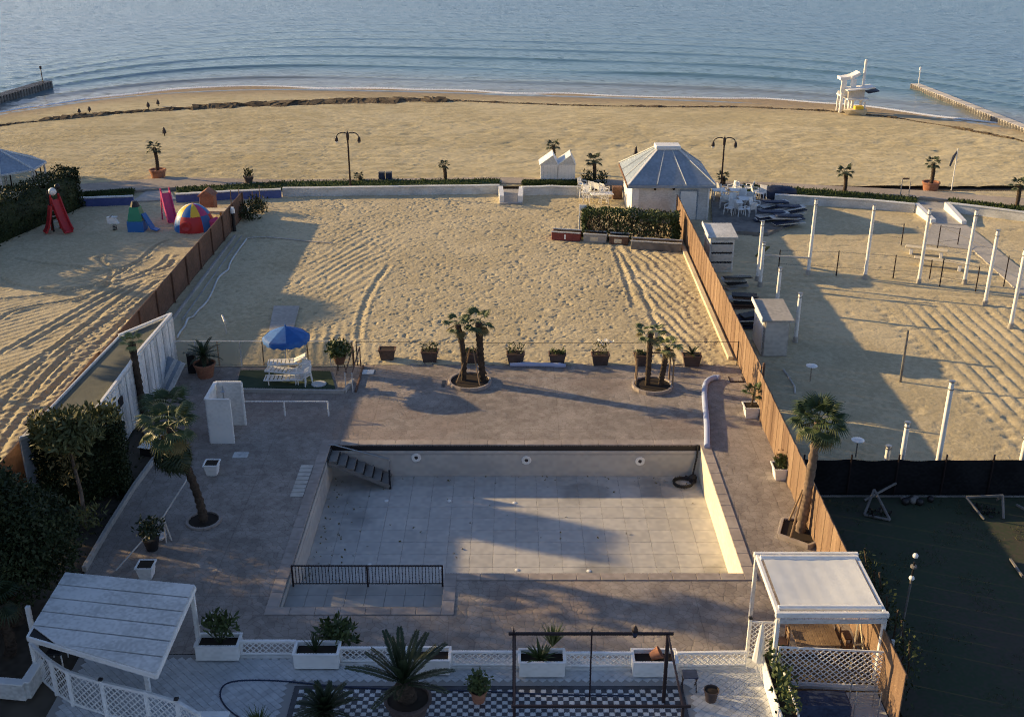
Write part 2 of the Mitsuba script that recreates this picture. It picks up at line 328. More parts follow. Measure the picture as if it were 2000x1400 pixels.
# foam at the water's edge
xs = np.arange(-85, 85, 0.3)
def edge_y(x):      # where the beach meets the water
    lo, hi = shore(x) - 12, shore(x) + 8
    for _ in range(30):
        m = (lo + hi) / 2; up = beach_z(x, m) > SEA + .01
        lo, hi = np.where(up, m, lo), np.where(up, hi, m)
    return lo
ey = edge_y(xs)
ey = np.convolve(np.pad(ey, 6, 'edge'), np.ones(13) / 13, 'valid')
w = 0.25 + 1.5 * np.clip(meshkit.fbm(np.stack([xs * 0.10, 0 * xs, 0 * xs + 2], -1), 3, 5) - 0.36, 0, 1) + 0.15 * rng.random(len(xs))
v = np.vstack([np.c_[xs, ey - 0.2, SEA + 0 * xs], np.c_[xs, ey + 0.3 * w, SEA + .10 + 0 * xs], np.c_[xs, ey + w, SEA + .03 + 0 * xs]]); n = len(xs); i = np.arange(n - 1)
mat('m_foam', (0.75, 0.77, 0.78), 0.6)
struct('foam', tm(v, np.vstack([np.stack([i, i + 1, n + i + 1], 1), np.stack([i, n + i + 1, n + i], 1), np.stack([n + i, n + i + 1, 2 * n + i + 1], 1), np.stack([n + i, 2 * n + i + 1, 2 * n + i], 1)])), 'm_foam', True, 'white foam line of the last ripple on the wet sand', kind='stuff')

# pool deck
deck_edge_left = [at2(338, 722), at2(262, 800), at2(302, 898), at2(165, 1115), (-13.2, 27.0)]
terr_far = 27.75
deck_poly = Polygon([at2(338, 722), (lfence_x(50.3) + 0.2, 50.2), (fence_x(50.2) - 0.02, 50.2), (fence_x(terr_far) - 0.02, terr_far)] + [tuple(q) for q in deck_edge_left[:0:-1]][:0] + [(-12.9, terr_far), at2(165, 1115), at2(302, 898), at2(262, 800)])
deck_poly = deck_poly.buffer(0)
deck_hole = pool.buffer(0.42, join_style=2)
struct('pool_deck', sheet(deck_poly.difference(deck_hole), 0.0), 'm_deck', label='brown stamped concrete deck round the empty pool')
# terrace: base slab, pavers laid on the diagonal, a chequered strip
terr = Polygon([(-13.4, 17), (8.3, 17), (8.3, terr_far - 0.02), (-13.4, terr_far - 0.02)])
tk = struct('terrace', sheet(terr, -0.012), 'm_grout', label='pale paved terrace along the near edge')
cy1, cx0, cx1 = at2(900, 1346)[1], at2(578, 1370)[0], at2(1332, 1370)[0]
ts = 0.163
nrow, ncol = 13, int((cx1 - cx0) / ts)
chk = Polygon([(cx0, cy1 - nrow * ts), (cx0 + ncol * ts, cy1 - nrow * ts), (cx0 + ncol * ts, cy1), (cx0, cy1)])
whites, blacks = [], []
wt = mikit.ply(box(ts - 0.012, ts - 0.012, 0.02, 0.003), 'm_tile_white'); bt = box(ts - 0.012, ts - 0.012, 0.02, 0.003)
for r in range(nrow):
    for c in range(ncol):
        q = (cx0 + (c + .5) * ts, cy1 - (r + .5) * ts, -0.011)
        (whites if (r + c) % 2 == 0 else blacks).append(q)
border = chk.buffer(0.16, join_style=2)
part(tk, 'tile_border', prism(border.difference(chk), -0.011, 0.008), 'm_tile_black')
vis = [q for q in whites if q[1] > at2(1000, 1402)[1]]
for q in vis[-299:]: part(tk, 'white_tile', wt, 'm_tile_white', T_=TW(q))
part(tk, 'black_tiles', cat(*[mv(bt, q) for q in blacks]), 'm_tile_black', kind='stuff', label='black tiles of the chequered strip')
rest = [q for q in whites if q not in vis[-299:]]
if rest: part(tk, 'white_tiles', cat(*[mv(bt, q) for q in rest]), 'm_tile_white', kind='stuff', label='white tiles of the chequered strip nearest the house')
pv = []
s = 0.185
pv0 = rot(box(s - 0.012, s - 0.012, 0.018), math.pi / 4); D = s * math.sqrt(2)
inner = terr.buffer(-0.2).difference(border.buffer(0.2))
for i in range(-60, 60):
    for j in range(-4, 90):
        q = ((i + 0.5 * (j % 2)) * D, 17 + j * D / 2)
        if contains_xy(inner, *q): pv.append((q[0], q[1], -0.011 + 0.003 * rng.random()))
pv.sort(key=lambda q: -((q[1] > 25.0) * 100 - abs(q[1] - 25.0)))
pd = [mikit.ply(pv0, 'm_paver'), mikit.ply(pv0, 'm_paver_b')]
rr = rng.random(len(pv))
for k, q in enumerate(pv[:300]): part(tk, 'paver', pd[int(rr[k] > 0.6)], 'm_paver_b' if rr[k] > 0.6 else 'm_paver', T_=TW(q))
part(tk, 'pavers', cat(*[mv(pv0, q) for q in pv[300:]]), 'm_paver', kind='stuff', label='pale square pavers laid on the diagonal')

# ------------------------------------------------------------------ the empty pool
PD = -1.5
pk = thing('swimming_pool', 'large empty tiled swimming pool with a shallow corner basin sunk in the brown deck', 'swimming pool')
KD = -0.45
part(pk, 'base', cat(sheet(Polygon([(XL - .3, YF + .3), (XR + .3, YF + .3), (XR + .3, YN - .3), (XL - .3, YN - .3)]), PD - 0.06)), 'm_grout')
tw = 0.86; nx, ny = int(round((XR - XL) / tw)), int(round((YF - YN) / tw)); ax, ay = (XR - XL) / nx, (YF - YN) / ny
td = [mikit.ply(box(ax - 0.012, ay - 0.012, 0.06, 0.004), m) for m in ('m_pool', 'm_pool_b')]
fl = part(pk, 'floor', sheet(Polygon([(XL, YF), (XR, YF), (XR, YN), (XL, YN)]), PD - 0.02), 'm_grout')
for i in range(nx):
    for j in range(ny):
        k = int(rng.random() > 0.72)
        part(fl, 'tile', td[k], 'm_pool_b' if k else 'm_pool', T_=TW((XL + (i + .5) * ax, YN + (j + .5) * ay, PD - 0.058 + 0.004 * rng.random())))
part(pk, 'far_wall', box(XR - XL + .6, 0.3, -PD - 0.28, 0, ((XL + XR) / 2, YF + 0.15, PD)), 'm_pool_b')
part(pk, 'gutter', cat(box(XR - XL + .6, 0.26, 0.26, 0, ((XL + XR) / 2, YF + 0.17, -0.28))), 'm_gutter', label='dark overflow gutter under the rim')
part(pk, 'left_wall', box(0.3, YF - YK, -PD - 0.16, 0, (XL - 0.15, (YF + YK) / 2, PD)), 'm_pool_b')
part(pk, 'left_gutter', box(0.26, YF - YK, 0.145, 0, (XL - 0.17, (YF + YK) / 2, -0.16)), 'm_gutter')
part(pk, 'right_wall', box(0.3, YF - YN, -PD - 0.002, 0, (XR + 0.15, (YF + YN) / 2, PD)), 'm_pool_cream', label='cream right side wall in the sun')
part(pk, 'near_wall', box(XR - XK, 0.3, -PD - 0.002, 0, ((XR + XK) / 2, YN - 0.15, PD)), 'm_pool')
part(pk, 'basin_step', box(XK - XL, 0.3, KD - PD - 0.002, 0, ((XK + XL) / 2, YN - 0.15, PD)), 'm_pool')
nb = 8; bw = (XK - XL) / nb; bh = (YN - YK) / 3
part(pk, 'basin_base', box(XK - XL, YN - YK, 0.1, 0, ((XK + XL) / 2, (YN + YK) / 2, KD - 0.14)), 'm_grout')
bt_ = mikit.ply(box(bw - 0.012, bh - 0.012, 0.05, 0.004), 'm_pool')
for i in range(nb):
    for j in range(3): part(pk, 'basin_tile', bt_, 'm_pool', T_=TW((XL + (i + .5) * bw, YK + (j + .5) * bh, KD - 0.039)))
part(pk, 'basin_near_wall', box(XK - XL + .3, 0.3, -KD + .14, 0, ((XK + XL) / 2, YK - 0.15, KD - .142)), 'm_pool_b')
part(pk, 'basin_end_wall', box(0.3, YN - YK - .3, -KD + .14, 0, (XK + 0.15, (YN + YK) / 2 - .15, KD - .142)), 'm_pool')
# coping stones round the rim
def coping(a, b, w, nrm):
    a, b = np.array(a, float), np.array(b, float); L = np.linalg.norm(b - a); n = max(1, int(round(L / 0.8))); d = (b - a) / L
    for i in range(n):
        p, q = a + d * (L * i / n + 0.006), a + d * (L * (i + 1) / n - 0.006)
        o = np.array(nrm) * w / 2
        part(pk, 'coping_stone', beam([*(p + o), 0.0], [*(q + o), 0.0], w, 0.07, 0.012), 'm_coping')
coping((XL - 0.42, YF), (XR + 0.42, YF), 0.42, (0, 1)); coping((XR, YF), (XR, YN - 0.42), 0.42, (1, 0)); coping((XR, YN), (XK + 0.42, YN), 0.42, (0, -1))
coping((XK, YN), (XK, YK - 0.42), 0.42, (1, 0)); coping((XK, YK), (XL - 0.42, YK), 0.42, (0, -1)); coping((XL, YK), (XL, YF), 0.42, (-1, 0))
for px, py in ((813, 893), (1028, 898), (1250, 900)):
    x = at(px, py, -0.6)[0] * YF / at(px, py, -0.6)[1]
    z = CAM_H - YF * math.tan(PITCH + math.atan((py - 700) / FOC))
    m = lathe([(0.07, 0), (0.19, 0), (0.21, 0.02), (0.19, 0.045), (0.10, 0.05), (0.07, 0.03), (0.0, 0.03)], 20)
    m = rot(m, math.pi / 2, (1, 0, 0))
    part(pk, 'light_ring', mv(m, (x, YF - 0.001, z)), 'm_white', 40, label='round white pool light in the far wall')
    part(pk, 'light_lens', mv(rot(lathe([(0.0, 0), (0.085, 0.0), (0.06, 0.03), (0, 0.04)], 14), math.pi / 2, (1, 0, 0)), (x, YF - 0.028, z)), 'm_gutter', 40)
for px, py in ((877, 978), (1005, 982), (722, 1103), (862, 1110), (1010, 1113), (1150, 1115), (755, 978)):
    q = at(px, py, PD); part(pk, 'floor_inlet', lathe([(0.09, 0), (0.09, 0.02), (0.05, 0.035), (0, 0.035)], 12, (q[0], min(max(q[1], YN + .15), YF - .2), PD)), 'm_white', 30)
# ------------------------------------------------------------------ more materials
def wood_fn(a, b):
    def fn(p, n, uv):
        t = 0.55 * fbm(p.x * 9, p.y * 9, p.z * 0.8, 3) + 0.45 * noise(p.x * 1.3, p.y * 1.3, p.z * 0.3)
        return mix(a, b, smoothstep(0.25, 0.75, t))
    return proc(fn)
mat('m_board_a', wood_fn((0.17, 0.108, 0.068), (0.25, 0.168, 0.11)), 0.7)
mat('m_board_b', wood_fn((0.145, 0.09, 0.058), (0.215, 0.14, 0.092)), 0.7)
mat('m_board_c', wood_fn((0.205, 0.135, 0.086), (0.29, 0.2, 0.132)), 0.7)
mat('m_brown', vary((0.10, 0.058, 0.04), (0.16, 0.09, 0.062), 1.0, 9), 0.75)
mat('m_timber', wood_fn((0.17, 0.11, 0.065), (0.30, 0.21, 0.13)), 0.75)
mat('m_cream', vary((0.52, 0.45, 0.31), (0.68, 0.60, 0.44), 1.0, 9), 0.75)
mat('m_dark', (0.018, 0.018, 0.02), 0.45)
mat('m_iron', (0.03, 0.022, 0.024), 0.4, metallic=0.3)
mat('m_steel', (0.45, 0.46, 0.47), 0.35, metallic=0.8)
mat('m_roofgrey', vary((0.22, 0.27, 0.33), (0.31, 0.37, 0.44), 0.8, 7), 0.5)
mat('m_flatroof', vary((0.10, 0.104, 0.082), (0.15, 0.152, 0.122), 0.5, 4), 0.9)
mat('m_net', vary((0.008, 0.009, 0.011), (0.018, 0.019, 0.022), 1.0, 12), 0.85, specular=0.1)
mat('m_terra', vary((0.24, 0.10, 0.06), (0.36, 0.17, 0.105), 3, 15), 0.8)
mat('m_potbrown', vary((0.06, 0.045, 0.042), (0.10, 0.075, 0.068), 3, 15), 0.75)
mat('m_earth', (0.03, 0.022, 0.016), 0.95)
mat('m_blue', vary((0.02, 0.10, 0.34), (0.03, 0.145, 0.43), 2, 9), 0.7)
mat('m_navy', vary((0.012, 0.02, 0.05), (0.03, 0.045, 0.09), 3, 14), 0.6)
mat('m_bluewall', vary((0.055, 0.085, 0.24), (0.09, 0.125, 0.31), 0.6, 7), 0.7)
mat('m_hose', (0.38, 0.44, 0.62), 0.5)
mat('m_red', (0.42, 0.03, 0.035), 0.4); mat('m_yellow', (0.75, 0.50, 0.05), 0.4); mat('m_green', (0.03, 0.24, 0.13), 0.45); mat('m_pink', (0.48, 0.06, 0.18), 0.45); mat('m_bluetoy', (0.03, 0.15, 0.42), 0.4)
mat('m_grass', vary((0.035, 0.06, 0.02), (0.07, 0.10, 0.035), 0.8, 9), 0.95)
mat('m_mat', vary((0.03, 0.055, 0.032), (0.05, 0.075, 0.045), 1.2, 12), 0.95)
mat('m_weed', vary((0.075, 0.055, 0.034), (0.19, 0.145, 0.09), 0.9, 6), 0.95)
mat('m_stone', vary((0.12, 0.115, 0.11), (0.22, 0.21, 0.195), 0.9, 5), 0.9)
mat('m_leaf', vary((0.035, 0.06, 0.018), (0.085, 0.115, 0.035), 1.1, 8), 0.55)
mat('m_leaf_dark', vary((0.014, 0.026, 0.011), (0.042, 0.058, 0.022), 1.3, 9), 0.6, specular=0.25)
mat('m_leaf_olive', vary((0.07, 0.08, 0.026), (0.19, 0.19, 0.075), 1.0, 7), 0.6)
mat('m_frond', vary((0.028, 0.05, 0.016), (0.07, 0.10, 0.032), 1.5, 8), 0.5)
mat('m_frond_dark', vary((0.015, 0.028, 0.012), (0.035, 0.055, 0.022), 1.5, 8), 0.5)
mat('m_frond_dry', vary((0.10, 0.085, 0.03), (0.17, 0.14, 0.06), 1.5, 8), 0.8)
mat('m_frond_pale', vary((0.12, 0.15, 0.05), (0.24, 0.26, 0.10), 1.5, 8), 0.5)
mat('m_trunk', vary((0.03, 0.022, 0.016), (0.085, 0.062, 0.045), 4, 17), 0.95)
mat('m_trunk_pale', vary((0.12, 0.09, 0.065), (0.23, 0.17, 0.13), 3, 12), 0.95)
scene['m_glass'] = {'type': 'thindielectric', 'int_ior': 1.5}
mat('m_frosted', (0.62, 0.68, 0.62), 0.3, two=False)
scene['m_frosted_glass'] = {'type': 'blendbsdf', 'weight': 0.68, 'a': {'type': 'twosided', 'b': {'type': 'diffuse', 'reflectance': rgb(0.42, 0.46, 0.42)}}, 'b': {'type': 'thindielectric'}}
scene.pop('m_frosted')
mat('m_bulb', (0.8, 0.8, 0.78), 0.3)

# ------------------------------------------------------------------ plants
def fan_leaf(lp=0.55, R=0.55, n=16, spread=2.0, droop=0.25, seed=0):
    r = np.random.default_rng(seed); v, f = [], []
    m = tube([(0, 0, 0), (lp * .5, 0, .03), (lp, 0, 0)], [0.016, 0.012, 0.008], 4, False)
    for i in range(n):
        a0, a1 = (-spread + 2 * spread * i / n), (-spread + 2 * spread * (i + 1) / n); am = (a0 + a1) / 2
        L = R * (0.72 + 0.28 * math.cos(am * 0.7)) * r.uniform(.88, 1.08); h = 0.62 * L
        P = lambda a, l, z: (lp + l * math.cos(a), l * math.sin(a), z)
        k = len(v)
        v += [P(am, 0, 0), P(a0, h, -droop * h * h / R), P(am, h, 0.03 - droop * h * h / R), P(a1, h, -droop * h * h / R), P(am + r.uniform(-.06, .06), L, -droop * L * L / R * 1.6)]
        f += [(k, k + 1, k + 2), (k, k + 2, k + 3), (k + 1, k + 4, k + 2), (k + 2, k + 4, k + 3)]
    return cat(m, tm(v, f))
def pinnate(L=1.6, n=22, w=0.34, arch=0.5, lw=0.035, seed=0, stiff=0.0):
    r = np.random.default_rng(seed); v, f = [], []
    s = np.linspace(0, 1, 7); pts = np.c_[L * s * (1 - 0.12 * arch * s * s), 0 * s, L * arch * (0.42 * s - 0.62 * s ** 2.2)]
    m = tube(pts, np.linspace(0.022, 0.006, 7), 4, False)
    for i in range(n):
        t = 0.14 + 0.86 * i / (n - 1); p = np.array([np.interp(t, s, pts[:, k]) for k in range(3)])
        tg = np.array([np.interp(min(t + .02, 1), s, pts[:, k]) for k in range(3)]) - np.array([np.interp(t - .02, s, pts[:, k]) for k in range(3)]); tg /= np.linalg.norm(tg)
        ll = w * (0.35 + 0.65 * math.sin(math.pi * (0.12 + 0.80 * t))) * r.uniform(.85, 1.1)
        for sd in (-1, 1):
            d = tg * (0.55 + 0.5 * t) + np.array([0, sd * 0.9, 0]) + np.array([0, 0, 0.32 - 0.3 * (1 - stiff) * t + r.uniform(-.08, .08)]); d /= np.linalg.norm(d)
            q = np.cross(d, [0, 0, 1]); q /= np.linalg.norm(q) + 1e-9; k = len(v)
            v += [p, p + d * ll * .45 + q * lw / 2, p + d * ll * .45 - q * lw / 2, p + d * ll + np.array([0, 0, -0.12 * ll])]
            f += [(k, k + 1, k + 2), (k + 1, k + 3, k + 2)]
    return cat(m, tm(v, f))
_leafs = {}
def leafset(kind):
    if kind not in _leafs:
        if kind == 'fan': g = [fan_leaf(0.6, 0.55, 16, 1.9, 0.25, s) for s in range(3)]
        elif kind == 'fan_long': g = [fan_leaf(0.75, 0.75, 18, 1.75, 0.3, s) for s in range(3)]
        elif kind == 'pinnate': g = [pinnate(1.6, 24, 0.36, 0.42, 0.045, s) for s in range(3)]
        elif kind == 'cycad': g = [pinnate(0.95, 34, 0.17, 0.5, 0.034, s, 1.0) for s in range(3)]
        elif kind == 'date': g = [pinnate(1.65, 38, 0.23, 0.26, 0.05, s, 1.0) for s in range(3)]
        _leafs[kind] = (g, {})
    return _leafs[kind]
def crown_tf(n, r, lo, hi, p=1.0):
    """azimuth, elevation, scale of n leaves, the youngest upright"""
    for k in range(n):
        t = (k + 0.5) / n
        yield k * 2.39996 + r.uniform(-.25, .25), math.radians(hi + (lo - hi) * t ** p + r.uniform(-8, 8)), r.uniform(.85, 1.1)
def put_crown(root, top, kind, n, m, lo, hi, s=1.0, seed=0, p=1.0, parts=True, dry=0, lean=(0, 0)):
    g, plys = leafset(kind); r = np.random.default_rng(seed); meshes = []
    for k, (az, el, sc) in enumerate(crown_tf(n, r, lo, hi, p)):
        mm = 'm_frond_dry' if k >= n - dry else m
        M = trimesh.transformations.translation_matrix(top) @ trimesh.transformations.rotation_matrix(az, [0, 0, 1]) @ trimesh.transformations.rotation_matrix(-el, [0, 1, 0]) @ np.diag([sc * s, sc * s, sc * s, 1])
        if parts:
            if (k % 3) not in plys: plys[k % 3] = mikit.ply(g[k % 3], m)
            part(root, 'frond', plys[k % 3], mm, T_=T(M))
        else:
            q = g[k % 3].copy(); q.apply_transform(M); meshes.append(q)
    if not parts: part(root, 'crown', cat(*meshes), m)
def palm_trunk(pts, r0, r1, seed=0, n=10, rings=26):
    from scipy.interpolate import CubicSpline
    r = np.random.default_rng(seed); pts = np.asarray(pts, float); t = np.linspace(0, 1, len(pts)); s = np.linspace(0, 1, rings)
    P = CubicSpline(t, pts)(s) if len(pts) > 2 else pts[0] + (pts[1] - pts[0]) * s[:, None]
    R = (r0 + (r1 - r0) * s) * (1 + 0.12 * np.where(np.arange(rings) % 2 == 0, 1, -1)) * (1 + r.uniform(-.05, .05, rings))
    return tube(P, R, n)
def leaf_cloud(pts, size, r, up=0.4, ratio=0.5):
    n = len(pts); d = r.normal(size=(n, 3)); d[:, 2] += up; d /= np.linalg.norm(d, axis=1, keepdims=True)
    q = np.cross(d, r.normal(size=(n, 3))); q /= np.linalg.norm(q, axis=1, keepdims=True) + 1e-9
    L = size * r.uniform(.7, 1.3, n)[:, None]; p = np.asarray(pts)
    v = np.stack([p, p + d * L * .5 + q * L * ratio * .5, p + d * L, p + d * L * .5 - q * L * ratio * .5], 1).reshape(-1, 3)
    k = np.arange(n)[:, None] * 4
    return tm(v, np.vstack([k + [0, 1, 2], k + [0, 2, 3]]))
def blob_pts(n, r, c, rad, shell=0.35):
    d = r.normal(size=(n, 3)); d /= np.linalg.norm(d, axis=1, keepdims=True)
    u = 1 - shell * r.random(n) ** 1.5
    lump = 0.75 + 0.5 * meshkit.fbm(d * 2.3 + np.asarray(c) % 7, 2, 3)
    return np.asarray(c) + d * np.asarray(rad) * (u * lump)[:, None]
def box_pts(n, r, L, W, H, shell=0.25):
    p = r.random((n, 3)); ax = r.choice(5, n, p=[.2, .2, .17, .17, .26])
    d = shell * r.random(n) ** 1.7
    x, y, z = (p[:, 0] - .5) * L, (p[:, 1] - .5) * W, p[:, 2] * H
    x = np.where(ax == 2, -L / 2 + d, np.where(ax == 3, L / 2 - d, x)); y = np.where(ax == 0, -W / 2 + d, np.where(ax == 1, W / 2 - d, y)); z = np.where(ax == 4, H - d, z)
    q = np.c_[x, y, z]
    o = meshkit.fbm(q * 1.3 + 3.1, 3, 9) - .5
    q[:, 2] += (ax == 4) * o * 0.8; q[:, 0] += np.where(ax == 3, o, np.where(ax == 2, -o, 0)) * .6; q[:, 1] += np.where(ax == 1, o, np.where(ax == 0, -o, 0)) * .6
    return q
def lumpy(pts, c):      # rough twig mass that fills a hedge or a crown
    m = trimesh.creation.icosphere(3, 1.0); v = np.array(m.vertices); v *= (0.8 + 0.4 * meshkit.fbm(v * 2 + 1.7, 3, 4))[:, None]; m.vertices = v * np.asarray(pts) + np.asarray(c); return m
def place(mesh, p, rz=0.0): return mv(rot(mesh, rz), p)

# ------------------------------------------------------------------ fences of the plot
fk = thing('board_fence', 'tall orange brown board fence along the right side of the pool plot', 'fence')
yg = at(1488, 797)[1]; y_far, y_near = 75.0, 24.3
boards = {}
def board_row(y0, y1, off, lo, hi):
    n = max(1, int(round((y0 - y1) / 0.48)))
    for i in range(n):
        a, b = y0 + (y1 - y0) * i / n, y0 + (y1 - y0) * (i + 1) / n
        c = (a + b) / 2; m = ('m_board_a', 'm_board_b', 'm_board_c', 'm_board_a', 'm_board_b', 'm_board_a')[int(rng.integers(6))]
        w = math.hypot(fence_x(a) - fence_x(b), a - b)
        key = (m, round(w, 3))
        if key not in boards: boards[key] = mikit.ply(box(w - 0.012, 0.035, 2.0, 0.006), m)
        ang = math.atan2(a - b, fence_x(a) - fence_x(b))
        part(fk, 'board', boards[key], m, T_=TW((fence_x(c) + off + 0.012 * (i % 2), c, 0.03 * rng.random()), ang))
board_row(y_far, yg + 0.15, 0.0, 0, 0); board_row(yg - 0.1, y_near, -0.16, 0, 0)
for y in [yg] + list(np.arange(yg - 2.6, 25, -2.9)) + list(np.arange(yg + 2.6, 75, 2.9)):
    part(fk, 'post', box(0.10, 0.10, 1.9 if y != yg else 2.25, 0.01, (fence_x(y) + (0.09 if y >= yg else -0.07), y, 0)), 'm_brown')
for a, b, o in ((y_far, yg + .15, 0.0), (yg - .1, y_near, -0.16)):
    part(fk, 'top_rail', beam((fence_x(a) + o + .045, a, 1.93), (fence_x(b) + o + .045, b, 1.93), 0.05, 0.08, 0.008), 'm_brown')
one('fence_kerb', beam((fence_x(69.2) - 0.28, 69.2, 0.09), (fence_x(50.6) - 0.30, 50.6, 0.09), 0.26, 0.2, 0.02), 'm_cream', 'cream painted low kerb at the sand foot of the board fence', 'kerb')
for x, z, dx in ((1330, 1.5, -.05), (1505, 1.35, .0), (1512, 1.2, 0.0)): pass

lk = thing('boundary_fence', 'dark red brown solid fence along the left edge of the trampled sand plot', 'fence')
ys = np.linspace(LF0[1] + 3.6, 35.5, 15)
for a, b in zip(ys[:-1], ys[1:]):
    c = (a + b) / 2; ang = math.atan2(a - b, lfence_x(a) - lfence_x(b))
    part(lk, 'panel', box(math.hypot(a - b, lfence_x(a) - lfence_x(b)) - 0.02, 0.06, 1.75 if a > 50 else 1.9, 0.008, (0, 0, 0)), 'm_brown', T_=TW((lfence_x(c), c, 0.0), ang))
for a in ys: part(lk, 'post', box(0.09, 0.09, 1.8 if a > 49.5 else 1.95, 0.01, (lfence_x(a) + .08, a, 0)), 'm_brown')
one('kerb_strip', cat(beam((lfence_x(71.5) + 0.55, 71.5, 0.07), (lfence_x(55.2) + 0.75, 55.2, 0.07), 0.16, 0.16, 0.015), beam((lfence_x(71.5) + 1.0, 71.5, 0.04), (lfence_x(56) + 1.25, 56, 0.04), 0.07, 0.10, 0.01)), 'm_conc', 'grey double kerb strip at the foot of the red brown fence', 'kerb')
lamp = thing('bollard', 'short dark bollard with white cap at the far end of the red brown fence', 'bollard')
q = at(458, 452); part(lamp, 'post', lathe([(0, 0), (.13, 0), (.12, 1.3), (0, 1.3)], 12, q), 'm_dark', 40); part(lamp, 'cap', lathe([(0, 1.3), (.17, 1.3), (.17, 1.55), (.1, 1.7), (0, 1.7)], 12, q), 'm_bulb', 40)

# ------------------------------------------------------------------ beach wall with its openings
def wall_run(pxs, name, label, m, h=0.62, th=0.3):
    k = thing(name, label, 'wall')
    P = [np.array(at(*q)) for q in pxs]
    for a, b in zip(P[:-1], P[1:]):
        up = np.array([0, 0, h / 2]); part(k, 'section', beam(a + up, b + up, th, h, 0.0), m)
        t = np.array([0, 0, h + 0.035]); part(k, 'cap', beam(a + t, b + t, th + 0.12, 0.07, 0.012), 'm_white_dull')
    return k
wall_run([(553, 384), (690, 382), (830, 380), (976, 378)], 'beach_wall', 'long low white wall between the sand plot and the promenade left of the steps', 'm_white_dull')
wall_run([(148, 404), (262, 400)], 'beach_wall', 'low blue painted wall behind the playground beside the tall clipped hedge', 'm_bluewall')
wall_run([(345, 396), (450, 390), (550, 386)], 'beach_wall', 'low blue painted wall right of the playground path', 'm_bluewall')
wall_run([(1018, 382), (1075, 380), (1135, 382)], 'beach_wall', 'short low wall under the two white beach huts', 'm_white_dull')
wall_run([(1512, 397), (1600, 402), (1700, 408), (1784, 416)], 'beach_wall', 'low white wall behind the ball courts left of the concrete path', 'm_white_dull')
wall_run([(1852, 414), (1920, 422), (2010, 434), (2120, 450)], 'beach_wall', 'low white wall at the far right beyond the concrete path', 'm_white_dull')
def cheek(p, q, label, h0=0.66, h1=0.35):
    a, b = np.array(at(*p)), np.array(at(*q)); d = b - a; d /= np.linalg.norm(d); s = np.array([-d[1], d[0], 0]) * .17
    m = hull([a + s, a - s, b + s, b - s, a + s + [0, 0, h0], a - s + [0, 0, h0], b + s + [0, 0, h1], b - s + [0, 0, h1]])
    one('path_wall', m, 'm_white', label, 'wall')
cheek((1788, 414), (1822, 438), 'white sloping side wall on the left of the concrete path'); cheek((1847, 412), (1882, 441), 'white sloping side wall on the right of the concrete path')
cheek((978, 380), (980, 398), 'white side wall on the left of the beach steps', .66, .6); cheek((1018, 381), (1016, 398), 'white side wall on the right of the beach steps', .66, .6)
mat('m_path', vary((0.27, 0.235, 0.20), (0.36, 0.315, 0.265), 0.35, 5), 0.9)
def road(pxs, name, label, z=0.06, m='m_path'): struct(name, prism([at2(*q) for q in pxs], -0.15, z), m, label=label)
prom = [at2(*q) for q in [(130, 372), (330, 360), (560, 356), (800, 354), (980, 352), (1040, 352)]] + [at2(*q) for q in [(1040, 362), (980, 364), (560, 370), (330, 378), (130, 392)]]
struct('promenade', prism(Polygon([at2(120, 368), at2(340, 352), at2(560, 357), at2(980, 352), at2(1500, 362), at2(1800, 378), at2(2100, 402), at2(2100, 420), at2(1800, 392), at2(1500, 374), at2(980, 363), at2(560, 369), at2(340, 372), at2(120, 388)]).buffer(0), -0.3, 0.24), 'm_path', label='pale promenade between the low walls and the beach')
struct('path', prism(Polygon([at2(975, 372), at2(1022, 372), at2(1020, 400), at2(976, 400)]), -0.15, 0.10), 'm_conc', label='concrete steps through the wall')
struct('path', prism(Polygon([at2(1790, 398), at2(1850, 398), at2(1888, 442), at2(1820, 440)]), -0.15, 0.12), 'm_conc', label='concrete path to the beach between white side walls')
struct('path', prism(Polygon([at2(1820, 440), at2(1888, 442), at2(1925, 470), at2(1960, 500), at2(2060, 580), at2(2060, 640), at2(1960, 545), at2(1900, 490), at2(1800, 478)]), -0.15, 0.085), 'm_conc', label='grey concrete walk round the ball courts')
struct('path', prism(Polygon([at2(258, 396), at2(345, 392), at2(330, 372), at2(290, 372)]), -0.15, 0.10), 'm_conc', label='ramp up to the promenade behind the playground')
struct('path', prism(Polygon([at2(524, 655), at2(572, 648), at2(585, 600), at2(535, 600)]), -0.1, 0.09), 'm_conc', label='short pale concrete strip in the sand behind the parasol')
def grass_strip(pxs, label):
    q = [at2(*p) for p in pxs]; g = Polygon(q).buffer(0); x0, y0, x1, y1 = g.bounds; r = np.random.default_rng(len(label)); P = np.c_[r.uniform(x0, x1, 9000), r.uniform(y0, y1, 9000)]
    P = P[contains_xy(g, P[:, 0], P[:, 1])]
    struct('grass', cat(prism(g, 0.0, 0.30), leaf_cloud(np.c_[P, np.full(len(P), .28)], 0.22, r, 1.2, .3)), 'm_grass', label=label, kind='stuff')
grass_strip([(150, 386), (262, 378), (262, 384), (150, 393)], 'narrow dark grass strip behind the blue wall')
grass_strip([(345, 374), (560, 362), (976, 357), (976, 366), (560, 373), (345, 384)], 'long narrow grass strip behind the white wall')
grass_strip([(1022, 362), (1135, 362), (1135, 368), (1022, 368)], 'grass strip behind the beach huts')
grass_strip([(1450, 368), (1600, 378), (1790, 394), (1790, 402), (1600, 388), (1450, 378)], 'narrow grass strip behind the courts')
grass_strip([(1852, 396), (2100, 424), (2100, 434), (1852, 404)], 'narrow grass strip at the far right')
